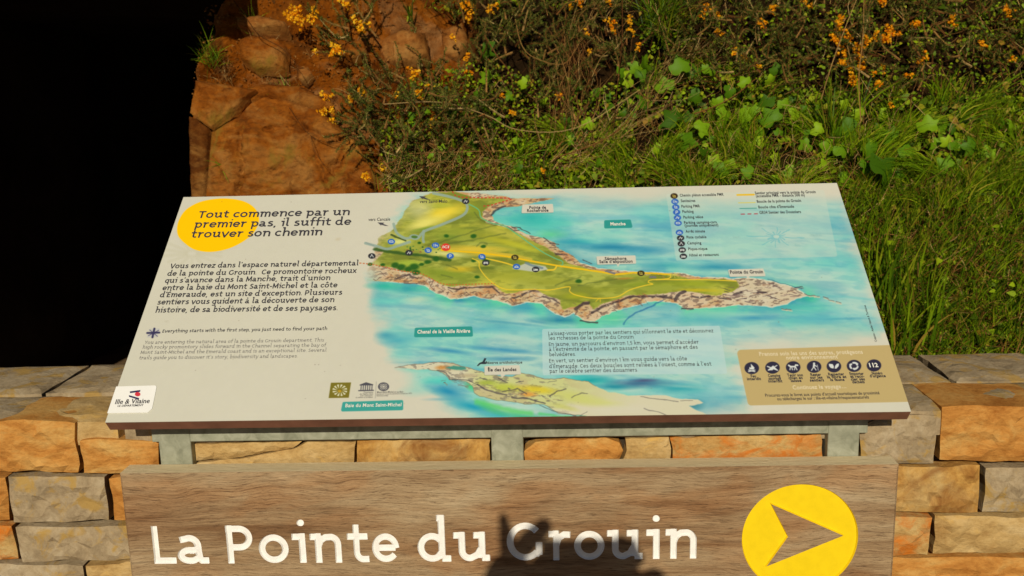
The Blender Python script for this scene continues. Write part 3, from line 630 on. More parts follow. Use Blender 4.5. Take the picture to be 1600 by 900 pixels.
# ------------------------------------------------------------------ the printed map, painted in code
TX, TY = 1640, 672
def paint():
    u = (np.arange(TX)+.5)/TX*PW; v = (np.arange(TY)+.5)/TY*PH; U, V = np.meshgrid(u, v)
    P = PO+U[..., None]*PU+V[..., None]*PV-CAM; z = P@FW
    X = 800+FPX*(P@RT)/z; Y = 450-FPX*(P@UP)/z          # position of every texel in the photograph
    nA = NZ[0].f(U*9, V*18, 5); nB = NZ[1].f(U*22+3, V*30, 5); nC = NZ[2].f(U*13, V*52+U*6, 5); nD = NZ[3].f(U*90, V*90, 4); nE = NZ[4].f(U*6.5+9, V*21+U*3, 6); nF = NZ[5].f(U*45, V*60, 4)
    WX = X+(nB-.5)*10; WY_ = Y+(nA-.5)*6; FX = X+(nF-.5)*7+(nD-.5)*3; FY_ = Y+(NZ[6].f(U*45+7, V*60, 4)-.5)*5+(nD-.5)*2
    img = np.empty(X.shape+(3,)); img[:] = np.array([214, 204, 177])/255
    img += (NZ[6].f(U*4, V*4, 4)[..., None]-.5)*.03+(nD[..., None]-.5)*.012
    sm = lambda d, w: np.clip(d/w+.5, 0, 1)**2*(3-2*np.clip(d/w+.5, 0, 1))
    def over(col, a):
        nonlocal img
        a = np.clip(a, 0, 1)[..., None]; img = img*(1-a)+(np.array(col)/255 if not isinstance(col, np.ndarray) else col)*a
    def poly(P_, col, soft=1.0, al=1.0, rough=0, tex=None):
        P_ = np.array(P_, float); m = soft+18
        w = window(P_[:, 0].min()-m, P_[:, 0].max()+m, P_[:, 1].min()-m, P_[:, 1].max()+m)
        A_, B_ = (FX, FY_) if rough == 2 else (WX, WY_) if rough == 1 else (X, Y)
        dw = poly_sdf(A_[w], B_[w], P_); a = sm(dw, soft)*al
        if tex is not None: a = a*tex[w]
        overw(w, col, a)
        if tex is None and len(P_) < 20: return None
        d = np.full(X.shape, -99.); d[w] = dw; return d
    def window(x0, x1, y0, y1):
        q = [on_panel(a, b) for a in (x0, x1) for b in (y0, y1)]; i0 = int(max(0, min(p[0] for p in q)/PW*TX-2)); i1 = int(min(TX, max(p[0] for p in q)/PW*TX+3)); j0 = int(max(0, min(p[1] for p in q)/PH*TY-2)); j1 = int(min(TY, max(p[1] for p in q)/PH*TY+3))
        return (slice(j0, j1), slice(i0, i1)) if i1 > i0 and j1 > j0 else None
    def overw(w, col, a):
        a = np.clip(a, 0, 1)[..., None]; img[w] = img[w]*(1-a)+np.array(col)/255*a
    def blob(cx, cy, rx, ry, col, al=.8, ang=0, soft=.9, clipto=None):
        R_ = max(rx, ry)+8; w = window(cx-R_, cx+R_, cy-(ry+abs(math.sin(ang))*rx)-6, cy+(ry+abs(math.sin(ang))*rx)+6)
        if w is None: return
        ca, sa = math.cos(ang), math.sin(ang); dx = (WX[w]-cx)*ca+(WY_[w]-cy)*sa; dy = -(WX[w]-cx)*sa+(WY_[w]-cy)*ca
        r = np.sqrt((dx/rx)**2+(dy/ry)**2); overw(w, col, np.clip((1-r)/soft, 0, 1)*al*(1 if clipto is None else clipto[w]))
    def line(P_, w, col, al=1, dash=None, rough=0, soft=.9):
        Q = np.array(P_, float); k = window(Q[:, 0].min()-9, Q[:, 0].max()+9, Q[:, 1].min()-9, Q[:, 1].max()+9); A_, B_ = (FX, FY_) if rough == 2 else (X, Y)
        d, s = line_d(A_[k], B_[k], P_); a = np.clip((w/2-d)/soft+.5, 0, 1)*al
        if dash: a = a*((s % dash) < dash*.6)
        overw(k, col, a)
    # --- sea wash
    seaP = [(640, 300), (800, 296), (1060, 296), (1100, 315), (1325, 312), (1372, 430), (1384, 530), (1170, 548), (1158, 560), (1168, 640), (1120, 655), (1000, 662), (860, 668), (720, 668), (690, 640), (640, 600), (600, 560), (588, 520), (572, 480), (566, 440), (600, 400)]
    bx = np.ones(X.shape, bool); d = poly_sdf(X+(nB-.5)*60, Y+(nA-.5)*34, seaP); sea_a = np.clip((d+8)/46, 0, 1); sea_a = sea_a*sea_a*(3-2*sea_a)
    sea_a = sea_a*(1-.75*np.clip((322-Y)/26, 0, 1)*np.clip((X-880)/60, 0, 1))
    t = np.clip((nE-.34)/.50, 0, 1)[..., None]; c1 = np.array([172, 208, 190])/255; c2 = np.array([124, 196, 188])/255; c3 = np.array([84, 164, 178])/255
    base = np.where(t < .5, c1+(c2-c1)*t*2, c2+(c3-c2)*(t-.5)*2)
    over(base, sea_a*.93)
    streak = np.clip((nC-.50)/.22, 0, 1); over([72, 150, 172], streak*sea_a*.38)
    over([190, 214, 192], np.clip((NZ[6].f(U*11+3, V*34+U*5, 5)-.50)/.2, 0, 1)*sea_a*.55)
    over([104, 206, 182], np.clip((NZ[7].f(U*9+30, V*20, 5)-.5)/.16, 0, 1)*sea_a*.4); over([80, 160, 176], np.clip((NZ[3].f(U*40, V*110+U*10, 4)-.52)/.14, 0, 1)*sea_a*.22)
    for a in [(850, 345, 70, 20, [60, 190, 172], .75), (830, 340, 45, 14, [30, 168, 160], .6), (862, 365, 32, 10, [96, 205, 130], .6), (955, 386, 90, 8, [34, 128, 158], .85, .02), (900, 378, 40, 6, [20, 150, 165], .6), (1010, 392, 60, 10, [44, 138, 168], .7),
              (1120, 418, 60, 8, [30, 128, 162], .7), (1040, 415, 50, 7, [40, 150, 165], .6), (940, 340, 110, 7, [110, 185, 190], .6), (1000, 352, 80, 6, [96, 172, 186], .5), (1010, 330, 90, 10, [150, 210, 195], .5), (980, 370, 80, 7, [180, 215, 190], .6),
              (1240, 480, 90, 12, [96, 206, 172], .7), (1262, 466, 24, 9, [40, 190, 140], .7), (1100, 500, 110, 14, [78, 170, 182], .7), (1180, 497, 45, 6, [58, 140, 178], .75), (1280, 500, 60, 10, [90, 175, 185], .6), (1230, 455, 30, 6, [36, 120, 150], .8, .3),
              (880, 500, 60, 8, [30, 116, 150], .85), (845, 488, 30, 14, [90, 205, 175], .6), (960, 498, 30, 12, [86, 205, 140], .7), (820, 480, 40, 12, [40, 160, 170], .5), (600, 448, 38, 7, [34, 180, 150], .75), (640, 452, 34, 9, [32, 140, 160], .75), (610, 470, 40, 8, [110, 210, 190], .6), (720, 468, 45, 6, [30, 120, 160], .8), (765, 476, 40, 8, [50, 160, 170], .6), (655, 468, 26, 7, [208, 214, 180], .8), (700, 490, 60, 8, [150, 208, 190], .55),
              (620, 530, 40, 14, [70, 165, 178], .75), (604, 522, 22, 8, [48, 140, 165], .6), (780, 546, 90, 5, [48, 135, 172], .75, .08), (700, 548, 60, 5, [42, 128, 170], .7, .12), (790, 560, 60, 6, [34, 118, 160], .6), (760, 515, 80, 9, [70, 160, 180], .5), (650, 575, 40, 8, [96, 205, 180], .5), (1080, 470, 60, 5, [110, 200, 180], .6),
              (920, 596, 50, 10, [20, 160, 160], .9), (1000, 600, 62, 9, [40, 84, 124], .7), (1008, 595, 26, 4, [70, 56, 100], .6), (960, 606, 50, 6, [22, 130, 150], .8), (1060, 608, 60, 10, [40, 160, 165], .7), (1130, 612, 40, 14, [150, 196, 190], .6), (900, 590, 40, 7, [46, 190, 180], .6), (1085, 632, 22, 12, [60, 130, 140], .85),
              (700, 612, 44, 14, [24, 134, 172], .85, .25), (740, 636, 60, 12, [22, 150, 176], .85, .25), (780, 650, 50, 8, [40, 172, 178], .7), (690, 595, 36, 9, [60, 200, 180], .7), (770, 640, 30, 8, [60, 190, 90], .6, .3), (735, 604, 16, 8, [60, 200, 110], .8, .5), (820, 650, 50, 8, [50, 180, 120], .7, .1), (650, 610, 30, 12, [150, 205, 185], .6)]:
        blob(*a)
    for k in range(60):
        r = random.Random(k+50); cx, cy = r.uniform(620, 1350), r.uniform(320, 640)
        blob(cx, cy, r.uniform(25, 80), r.uniform(1.5, 4), r.choice([[60, 150, 175], [90, 190, 185], [190, 214, 190], [40, 130, 160]]), r.uniform(.15, .45), r.uniform(-.05, .12))
    over([255, 255, 240], np.clip(nF-.62, 0, 1)*sea_a*.35)
    # --- mainland
    fade = np.clip((WX-(572+np.clip(388-Y, 0, 90)*.62))/(30+np.clip(380-Y, 0, 60)*.6), 0, 1)
    rock = [(705, 298), (760, 303), (798, 309), (822, 309), (866, 311), (830, 318), (800, 323), (776, 326), (766, 334), (772, 345), (786, 351), (803, 356), (824, 368), (845, 371), (866, 379), (871, 389), (889, 397), (910, 410), (933, 419), (979, 424), (1048, 427), (1058, 426), (1097, 433), (1141, 436), (1169, 434), (1208, 441), (1241, 451), (1262, 460), (1247, 467), (1230, 475), (1208, 479), (1155, 476), (1127, 479), (1082, 482), (1072, 484), (1058, 474), (1030, 472), (1012, 470), (994, 478), (963, 484), (940, 493), (930, 503), (910, 502), (897, 489), (882, 494), (866, 489), (846, 474), (825, 472), (801, 477), (778, 470), (740, 463), (704, 467), (681, 457), (664, 446), (630, 441), (605, 440), (571, 439), (563, 428), (582, 410), (584, 388), (592, 374), (620, 353), (643, 315), (677, 299)]
    k_ = window(540, 1330, 285, 520); dc = np.full(X.shape, -99.); dc[k_] = poly_sdf(WX[k_], WY_[k_], rock); nh = np.clip((nB-.36)/.2, 0, 1)
    glow = np.exp(-np.clip(-dc-1, 0, 99)/11)*(dc < 3)*sea_a; over([84, 206, 150], glow*nh*.75*np.clip((Y-430)/20, .35, 1)); over([40, 140, 160], glow*(1-nh)*.5)
    d = poly(rock, [206, 174, 124], 2.0, 1.0, 2, fade)
    line(rock[17:56], 2.0, [226, 226, 200], .6, rough=2)
    ink = np.clip((NZ[7].f(U*130+V*90, V*260-U*90, 4)-.55)/.07, 0, 1); ocr = np.clip((NZ[5].f(U*90, V*170, 4)-.5)/.12, 0, 1)
    din = sm(d, 2.5)*fade
    over([198, 132, 78], ocr*din*.6*np.clip((1190-X)/90, .25, 1)); over([222, 204, 172], np.clip((nB-.5)/.1, 0, 1)*din*.6); over([216, 206, 180], din*.55*np.clip((X-1130)/40, 0, 1)); over([84, 62, 56], ink*din*.5)
    green = [(584, 389), (600, 392), (580, 412), (613, 417), (634, 425), (655, 428), (681, 440), (702, 447), (740, 445), (772, 446), (793, 458), (815, 455), (836, 452), (851, 460), (874, 468), (879, 484), (902, 479), (914, 470), (920, 470), (928, 482), (945, 474), (963, 468), (979, 462), (1030, 459), (1068, 453), (1100, 459), (1127, 460), (1143, 456), (1156, 448), (1150, 440), (1141, 439), (1110, 437), (1076, 436), (1048, 430), (1010, 428), (953, 427), (910, 417), (890, 412), (874, 400), (856, 388), (840, 381), (825, 373), (800, 361), (782, 354), (761, 350), (752, 340), (753, 330), (765, 321), (793, 314), (770, 309), (740, 309), (712, 300), (677, 300), (643, 316), (620, 352), (592, 374)]
    gd = poly(green, [178, 178, 74], 2.2, 1.0, 2, fade); gi = sm(gd, 3)*fade
    over([150, 156, 52], np.clip((nA-.42)/.16, 0, 1)*gi*.75); over([196, 186, 62], np.clip((NZ[4].f(U*10, V*22, 4)-.5)/.12, 0, 1)*gi*.7); over([112, 120, 42], np.clip((NZ[2].f(U*25, V*60, 4)-.50)/.14, 0, 1)*gi*.7); over([120, 128, 44], np.clip((NZ[3].f(U*60, V*160, 4)-.5)/.14, 0, 1)*gi*.45)
    for a in [(694, 334, 52, 17, [238, 208, 60], 1, -.3), (664, 350, 44, 12, [234, 220, 110], .95, -.3), (650, 326, 34, 24, [222, 214, 150], .9), (690, 322, 26, 5, [170, 178, 60], .6), (665, 358, 30, 4, [120, 146, 50], .8, -.2), (790, 366, 60, 9, [198, 186, 70], .8, .3), (745, 388, 70, 6, [224, 190, 56], .9, .05), (735, 358, 20, 3, [70, 80, 40], .7), (785, 372, 14, 3, [80, 90, 44], .7), (860, 456, 40, 6, [196, 186, 60], .6), (760, 418, 24, 4, [92, 110, 36], .7), (742, 330, 16, 16, [140, 152, 44], .8), (720, 362, 60, 9, [150, 160, 52], .7, -.1), (760, 368, 66, 10, [156, 156, 50], .6, .1), (700, 372, 24, 6, [110, 134, 44], .7), (790, 378, 50, 8, [186, 178, 44], .8, .2), (820, 388, 40, 6, [196, 190, 50], .8, .3),
              (700, 428, 60, 12, [130, 146, 42], .8, .1), (720, 420, 30, 7, [214, 180, 40], .8), (640, 412, 34, 7, [168, 188, 60], .8), (800, 430, 70, 12, [160, 160, 48], .7), (860, 440, 60, 10, [152, 152, 46], .7), (940, 452, 50, 8, [142, 146, 44], .7), (900, 462, 30, 8, [168, 168, 36], .9), (1000, 445, 50, 6, [136, 150, 40], .7), (1080, 444, 60, 6, [158, 166, 40], .8), (1090, 454, 40, 4, [206, 180, 34], .8), (975, 435, 20, 2.5, [200, 130, 50], .6), (770, 398, 60, 5, [232, 196, 60], .8, .08), (700, 396, 50, 6, [228, 220, 130], .85, .07), (625, 378, 22, 8, [226, 222, 130], .9)]:
        blob(*a[:6], a[6] if len(a) > 6 else 0, .8, gi)
    for P_ in ([(668, 384), (700, 374), (742, 360), (776, 352)], [(700, 380), (740, 374), (790, 366)], [(742, 332), (752, 345), (775, 352)], [(640, 404), (664, 408), (690, 404)], [(746, 384), (752, 380), (760, 382)], [(868, 446), (890, 438), (908, 434)], [(905, 447), (930, 440), (965, 436)], [(690, 430), (708, 434)], [(700, 416), (716, 420)]):
        line(catmull(P_, 4), 1.8, [84, 96, 44], .55, rough=2, soft=2.2)
    # dark ink along the cliffs
    for P_, w in (([(700, 449), (715, 452), (730, 449), (770, 449), (783, 457)], 3.5), ([(800, 466), (815, 462), (832, 456), (838, 455)], 4), ([(848, 463), (862, 466), (874, 474)], 3), ([(900, 484), (912, 474), (921, 473)], 8), ([(924, 487), (944, 479), (964, 472), (982, 465), (1004, 463), (1030, 463), (1042, 462)], 5), ([(1056, 470), (1062, 458), (1070, 455)], 8), ([(1032, 464), (1050, 466)], 5), ([(1081, 463), (1091, 465)], 4), ([(1096, 465), (1110, 462)], 5), ([(1124, 465), (1142, 467)], 4), ([(1146, 460), (1159, 456)], 5), ([(1185, 458), (1198, 457)], 5), ([(905, 502), (920, 505), (934, 505)], 4), ([(1066, 483), (1082, 483)], 4), ([(766, 335), (775, 328), (790, 322)], 4), ([(790, 355), (802, 362), (812, 360)], 3), ([(800, 357), (812, 356), (830, 366)], 2.5), ([(618, 434), (640, 430), (652, 436)], 3), ([(632, 442), (652, 444)], 2), ([(850, 372), (868, 386)], 3), ([(870, 397), (886, 399)], 4), ([(912, 405), (925, 411)], 2)):
        line(P_, w*.62, [62, 50, 52], .75, rough=2, soft=1.6)
    for k in range(70):
        r = random.Random(k); x = r.uniform(1125, 1245); y = 457+r.uniform(-16, 17)*(1-abs(x-1180)/110); line([(x, y), (x+r.uniform(4, 14), y+r.uniform(-2, 2.5))], r.uniform(.6, 1.4), r.choice([[70, 55, 60], [150, 105, 80], [210, 190, 150], [120, 90, 90]]), .7, rough=2)
    for k in range(110):
        r = random.Random(k+900); i = r.randrange(36, 56); a, b = rock[i], rock[i+1]; t = r.random(); x = a[0]+(b[0]-a[0])*t+r.uniform(-3, 3); y = a[1]+(b[1]-a[1])*t-r.uniform(3, 17)
        line([(x, y), (x+r.uniform(-4, 8), y+r.uniform(2, 6))], r.uniform(.6, 1.5), r.choice([[80, 60, 55], [170, 100, 60], [196, 140, 84], [110, 80, 70], [214, 190, 150]]), .65, rough=2)
    for k in range(40):
        r = random.Random(k+400); i = r.randrange(13, 20); a, b = rock[i], rock[i+1]; t = r.random(); x = a[0]+(b[0]-a[0])*t-r.uniform(0, 10); y = a[1]+(b[1]-a[1])*t+r.uniform(0, 6)
        line([(x, y), (x+r.uniform(3, 9), y+r.uniform(0, 3))], r.uniform(.6, 1.6), r.choice([[90, 70, 60], [180, 120, 80], [206, 170, 130]]), .7, rough=2)
    line([(1200, 437), (1215, 442), (1240, 449), (1252, 452)], 1.3, [50, 100, 120], .6, rough=2)
    for x, y in ((1249, 457), (1262, 459), (1275, 463), (1290, 466), (1298, 470), (1270, 461), (1309, 473), (1226, 483), (1233, 484)):
        line([(x-4, y-1), (x+4, y+1)], 1.3, [120, 110, 100], .8, rough=2); line([(x-3, y+1), (x+5, y+2.5)], 1.5, [214, 196, 160], .8, rough=2)
    # trees and dark hedges
    line([(584, 388), (604, 391), (640, 397), (664, 400), (705, 407)], 5, [52, 84, 34], .85, rough=2, soft=2.5); line([(612, 367), (628, 372), (634, 376)], 3.2, [70, 84, 40], .9, rough=2)
    for x, y, r_ in ((618, 415, 6), (628, 418, 7), (640, 421, 6), (649, 417, 8), (652, 426, 6), (598, 414, 4), (578, 413, 4), (668, 409, 5), (680, 404, 6), (660, 413, 4), (762, 406, 6), (741, 406, 4), (695, 370, 4), (740, 370, 5), (647, 371, 5), (757, 385, 4), (652, 380, 3), (905, 438, 5), (746, 433, 4)):
        blob(x, y, r_*1.3, r_*.85, [44, 92, 30], .95, soft=.5)
    for k in range(26):
        r = random.Random(k+77); blob(r.uniform(630, 700), 388+r.uniform(-4, 7), 1.7, 1.3, r.choice([[50, 90, 40], [150, 110, 60], [90, 130, 60]]), .9, soft=.4)
    # roads, paths
    for P_ in ([(677, 302), (705, 308), (726, 316), (730, 326), (722, 337), (690, 351), (664, 361), (655, 370)], [(615, 350), (620, 364), (632, 372), (640, 372)], [(640, 378), (622, 384), (605, 389), (590, 385), (571, 380)], [(662, 361), (661, 373), (662, 378)]):
        line(catmull(P_, 5), 4.2, [150, 168, 150], .9, soft=1.4)
    for P_ in ([(647, 371)],): blob(647, 371, 8.5, 5.5, [150, 168, 150], 1, soft=.3); blob(647, 370.7, 5, 3, [86, 120, 50], 1, soft=.3)
    line(catmull([(733, 319), (748, 328), (752, 340), (770, 349), (788, 353), (808, 366), (830, 382), (850, 395), (868, 404), (878, 408), (879, 413), (874, 416)], 5), 1.8, [110, 180, 120], .95)
    Yp = [(690, 391), (720, 393), (752, 395), (800, 402), (830, 408), (870, 415), (905, 420), (940, 425), (962, 429), (990, 426), (1020, 427), (1048, 429)]
    line([(p[0], p[1]-3) for p in Yp[:5]], 4, [228, 190, 60], .6, soft=2); line(Yp, 2.6, [240, 190, 30], 1)
    for P_, w in (([(738, 404), (748, 409), (750, 420), (765, 438), (790, 452), (830, 452), (859, 453), (889, 448), (890, 455), (900, 461), (928, 466), (963, 464), (984, 453), (1008, 446), (1020, 444), (1013, 441), (1020, 437), (1060, 437), (1100, 437), (1150, 439)], 1.6), ([(938, 472), (937, 466), (931, 471)], 1), ([(1048, 429), (1045, 435), (1025, 437)], 1.8), ([(870, 415), (866, 421), (855, 422)], 2.6), ([(760, 404), (790, 411), (810, 418)], 2.2)):
        line(catmull(P_, 5), w, [236, 196, 50], .95)
    poly([(822, 411), (852, 416), (856, 421), (836, 425), (800, 420)], [196, 196, 178], 2.5, .9)
    line([(820, 412), (848, 418)], 3, [110, 130, 130], .8, rough=2); line([(948, 424), (962, 427)], 3, [120, 115, 115], .9, rough=2); line([(1015, 433), (1024, 434)], 2.6, [120, 115, 115], .9, rough=2)
    for k in range(9):
        a = k*.7; line([(1053, 429), (1053+10*math.cos(a), 430+4.5*math.sin(a))], .9, [214, 200, 90], .8)
    line(catmull([(707, 299), (711, 305), (722, 308), (745, 309), (798, 310), (780, 317), (765, 321), (754, 322)], 5), 1.7, [196, 60, 44], .95, dash=6)
    line(catmull([(562, 411), (580, 413), (600, 417), (625, 423), (655, 427), (670, 433), (684, 441), (704, 445), (740, 444), (772, 443)], 5), 1.6, [200, 100, 50], .9, dash=5)
    line([(572, 379), (584, 384)], 1.2, [140, 150, 140], .8)
    # --- island
    isl = [(617, 574), (640, 571), (656, 569), (676, 565), (708, 566), (725, 573), (740, 578), (757, 583), (779, 589), (800, 588), (815, 583), (832, 587), (847, 591), (862, 591), (882, 589), (900, 594), (919, 596), (932, 604), (950, 612), (983, 617), (1034, 618), (1062, 623), (1088, 623), (1097, 629), (1078, 636), (1098, 645), (1115, 650), (1100, 668), (960, 668), (920, 653), (905, 650), (872, 646), (849, 632), (820, 632), (800, 627), (775, 624), (750, 621), (740, 613), (737, 603), (728, 597), (712, 592), (704, 594), (697, 586), (684, 581), (671, 578), (645, 577)]
    di = poly(isl, [216, 205, 168], 2.2, 1, 2); ii = sm(di, 3)
    over([196, 200, 110], np.clip((nA-.40)/.14, 0, 1)*ii*.6*np.clip((1000-X)/120, 0, 1)*np.clip((X-720)/30, 0, 1)); over([190, 165, 120], np.clip((nB-.5)/.1, 0, 1)*ii*.45*np.clip((950-X)/80, 0, 1)); over([110, 100, 92], np.clip((NZ[7].f(U*120+V*60, V*240, 4)-.56)/.07, 0, 1)*ii*.55*np.clip((900-X)/60, 0, 1))
    for a in [(690, 574, 14, 5, [205, 140, 70], .9), (790, 606, 36, 9, [190, 196, 70], .9, .1), (840, 610, 40, 8, [222, 196, 50], .9, .1), (826, 617, 16, 5, [226, 150, 60], .8), (760, 598, 22, 6, [170, 180, 70], .9), (900, 622, 60, 12, [206, 204, 110], .8, .2), (940, 628, 50, 9, [208, 206, 120], .7, .2), (880, 636, 30, 5, [204, 200, 110], .7, .2), (730, 587, 24, 5, [190, 170, 130], .8), (970, 640, 70, 12, [216, 206, 176], .8)]:
        blob(*a[:6], a[6] if len(a) > 6 else 0, .7, ii)
    poly([(696, 575), (706, 569), (724, 572), (728, 577), (708, 577)], [60, 140, 120], 3, .9, 2)
    line(isl[:18], 1.0, [120, 100, 84], .65, rough=2); line(isl[28:-1], 1.3, [110, 120, 96], .6, rough=2); line([(842, 646), (880, 652), (918, 654)], 4, [80, 200, 110], .7, rough=2, soft=3); line([(745, 628), (790, 640), (830, 646)], 7, [90, 205, 100], .7, rough=2, soft=5)
    for P_, w in (([(684, 580), (697, 583), (704, 592)], 2.5), ([(704, 593), (730, 594), (748, 602)], 2), ([(745, 600), (770, 612), (792, 617)], 3.5), ([(785, 612), (810, 608), (822, 616)], 3), ([(800, 620), (830, 624), (852, 630)], 4), ([(860, 619), (872, 611), (884, 608)], 3), ([(892, 621), (908, 614), (918, 616)], 2), ([(780, 592), (792, 596)], 2.5), ([(808, 597), (818, 595)], 2), ([(856, 596), (868, 593)], 1.5), ([(1000, 620), (1030, 624), (1060, 628)], 1.5), ([(1005, 638), (1030, 644), (1050, 652)], 1.5), ([(1064, 627), (1082, 626)], 1.5), ([(750, 590), (762, 592)], 2), ([(905, 652), (916, 644)], 1.2), ([(842, 634), (862, 642), (900, 650)], 1.6)):
        line(P_, w*.62, [74, 68, 70], .7, rough=2, soft=1.4)
    for k in range(60):
        r = random.Random(k+300); x = r.uniform(690, 880); y = 590+(x-690)*.18+r.uniform(-4, 8); line([(x, y), (x+r.uniform(3, 8), y+r.uniform(-1, 3))], r.uniform(.6, 1.3), r.choice([[80, 72, 72], [150, 120, 90], [120, 110, 100]]), .6, rough=2)
    line([(975, 506), (985, 494), (1000, 484), (1018, 478), (1034, 470)], 2.2, [36, 100, 150], .65, rough=2, soft=1.5)
    # --- translucent boxes
    def rrect(Q, col, al, rad=3, soft=1.1):
        Q = np.array(Q, float); c = Q.mean(0); S = Q+(c-Q)/np.abs(c-Q).clip(1)*rad*np.sign(1)
        S = np.array([q+np.sign(c-q)*rad for q in Q]); w = window(Q[:, 0].min()-5, Q[:, 0].max()+5, Q[:, 1].min()-5, Q[:, 1].max()+5)
        overw(w, col, sm(poly_sdf(X[w], Y[w], S)+rad, soft)*al)
    rrect([(1041, 303), (1288, 297), (1308, 401), (1056, 407)], [204, 212, 188], .42)
    rrect([(847, 514), (1125, 509), (1136, 584), (848, 586)], [190, 212, 202], .72)
    rrect([(1152, 546.5), (1432, 538), (1462, 627), (1168, 633.5)], [196, 168, 108], 1, 6)
    # --- sun disc and ghost flower
    for k in range(14):
        a = k*.46+.2; cx, cy = 300, 396; line([(cx+9*math.cos(a), cy+5*math.sin(a)), (cx+46*math.cos(a), cy+22*math.sin(a))], 4.5, [196, 186, 150], .28, soft=3)
    yl = [(200+x/3.9125, 290+y/3.9125) for x, y in ((300, 270), (310, 215), (350, 152), (420, 108), (500, 86), (600, 79), (700, 94), (766, 130), (797, 180), (797, 232), (765, 292), (700, 344), (620, 383), (540, 402), (470, 404), (400, 388), (345, 350), (310, 312))]
    poly(catmull(yl, 5, True), [268, 200, 0], 1.2); 
    # --- plaques
    tl = [50, 150, 136]
    rrect([(648, 512), (738, 510), (739, 526), (647, 527)], tl, 1, 2.5); rrect([(535, 628), (630, 625), (630, 641), (533, 643)], [64, 160, 144], 1, 2.5); rrect([(944, 344), (986, 343), (988, 356), (944, 357)], tl, 1, 2.5)
    wt = [214, 204, 178]
    for Q in ([(816, 320), (864, 318.5), (865, 332), (815, 333)], [(932, 400.5), (993, 399), (994, 412), (933, 413.5)], [(1138, 421), (1193, 419.5), (1196, 431.5), (1140, 432.5)], [(757, 572), (812, 570.5), (814, 585), (757, 586)]):
        rrect([(x-.6, y+.9) for x, y in Q], [90, 100, 95], .4, 1.8); rrect(Q, wt, 1, 1.6)
    poly([(963, 412), (969, 412), (965.5, 417)], wt, .8); poly([(1166, 431), (1172, 431), (1168, 436)], wt, .8); poly([(782, 585), (790, 585), (784, 591)], wt, .8)
    # --- icons
    def circ(cx, cy, col, r=5.8, q=.76):
        w = window(cx-r-3, cx+r+3, cy-r-3, cy+r+3); overw(w, col, np.clip((r-np.hypot(X[w]-cx, (Y[w]-cy)/q))/.9+.5, 0, 1))
    BL, DK, WT = [58, 104, 178], [52, 50, 52], [222, 220, 206]
    def shp(cx, cy, kind, s=1.0, c=WT):
        L = {'P': ([(-1.3, 2.2), (-1.1, -2.2), (1.2, -2.2), (1.8, -1), (1.2, .3), (-1, .3)],), 'tent': ([(-2.6, 1.8), (0, -2), (2.6, 1.8)], [(0, -2), (-.6, -2.6)]), 'bed': ([(-3, -1.4), (-3, 1.6)], [(-3, .6), (3, .8), (3, 1.8)], [(-1.5, -.4), (2.6, 0)]),
             'wc': ([(-2.6, -1.8), (-2.6, 1.8)], [(0, -1.8), (0, 2)], [(1, 0), (3, 0), (3, 2)]), 'ped': ([(-2, -2), (-1.4, 1.6), (2.4, 1.8)], [(0, -1), (1.8, -.6), (1.6, 1.2)]), 'bike': ([(-2.6, 1.6), (-.4, -1.8), (1.6, 1.6), (2.6, -1)],), 'camp': ([(-3, .9), (-3, -1.2), (2, -1.4), (3, .2), (3, 1), (-3, .9)],), 'pic': ([(-3.2, -.9), (3.2, -1.1)], [(-1.8, -1), (-2.8, 2)], [(1.8, -1), (2.8, 2)], [(-3.4, .7), (3.4, .5)]), 'car': ([(-3, 1.2), (-2.2, -.2), (0, -1), (2, -.2), (3, 1.3)], [(-3, 1.4), (3, 1.4)]), 'hot': ([(-3, -1.2), (-3, 2)], [(-3, 1.4), (3.3, 1.4)], [(-1.4, -.5), (3, -.2), (3, .7), (-1.4, .6)])}[kind]
        for l in L: line([(cx+x*s, cy+y*s) for x, y in l], 1.1*s, c, 1, soft=.7)
    for (x, y, k, c) in ((1053.3, 306.2, 'ped', [70, 52, 30]), (1054.6, 314.9, 'wc', BL), (1055.9, 323.5, 'ped', BL), (1057.2, 331.6, 'P', BL), (1058.5, 340.2, 'bike', BL), (1059.5, 348.7, 'camp', BL), (1061.6, 363.1, 'car', BL), (1063.4, 371.9, 'bike', DK), (1064.5, 380.8, 'tent', DK), (1066, 390.6, 'pic', DK), (1067.8, 400.5, 'hot', DK),
                         (611.5, 377.5, 'camp', BL), (680.5, 383.2, 'wc', BL), (669, 391, 'ped', BL), (703.5, 400, 'P', BL), (753, 401, 'ped', BL), (759, 410.7, 'pic', DK), (807, 416.5, 'car', BL), (837, 421, 'hot', DK), (639, 395, 'bike', DK), (581, 400, 'tent', DK), (727.5, 314.5, 'bike', DK), (804.5, 402.3, 'ped', [70, 60, 30]), (1001.5, 427, 'ped', [70, 60, 30])):
        circ(x, y, c); shp(x, y, k, .95, [214, 190, 90] if c[0] == 70 else WT)
    circ(696.5, 386.3, [224, 62, 46], 7, .85)
    # rules icons
    for i, x in enumerate((1174.6, 1207, 1239.3, 1272, 1303, 1334.4, 1365.6)):
        y = 575.2-i*.7; circ(x, y, [50, 46, 62], 11.4, .83)
        S = lambda L_, w=1.5: line([(x+a, y+b) for a, b in L_], w, WT, 1, soft=.8)
        Pq = lambda L_, c_=WT: poly([(x+a, y+b) for a, b in L_], c_, .8)
        if i == 0: Pq([(-4, 2), (-3.5, -2), (-1, -.5), (-1.5, -7), (2.2, -3), (4.5, -.5), (3, 2.5)]); S([(-5, 5.5), (5, 3)]); S([(-5, 3), (5, 5.5)])
        if i == 1: Pq([(-8, 4), (1, -3.5), (8, 3.5), (2, 2), (0, 4)]); S([(-8, -2), (8, 4)], 1.6); S([(-6, 4), (7, -3.5)])
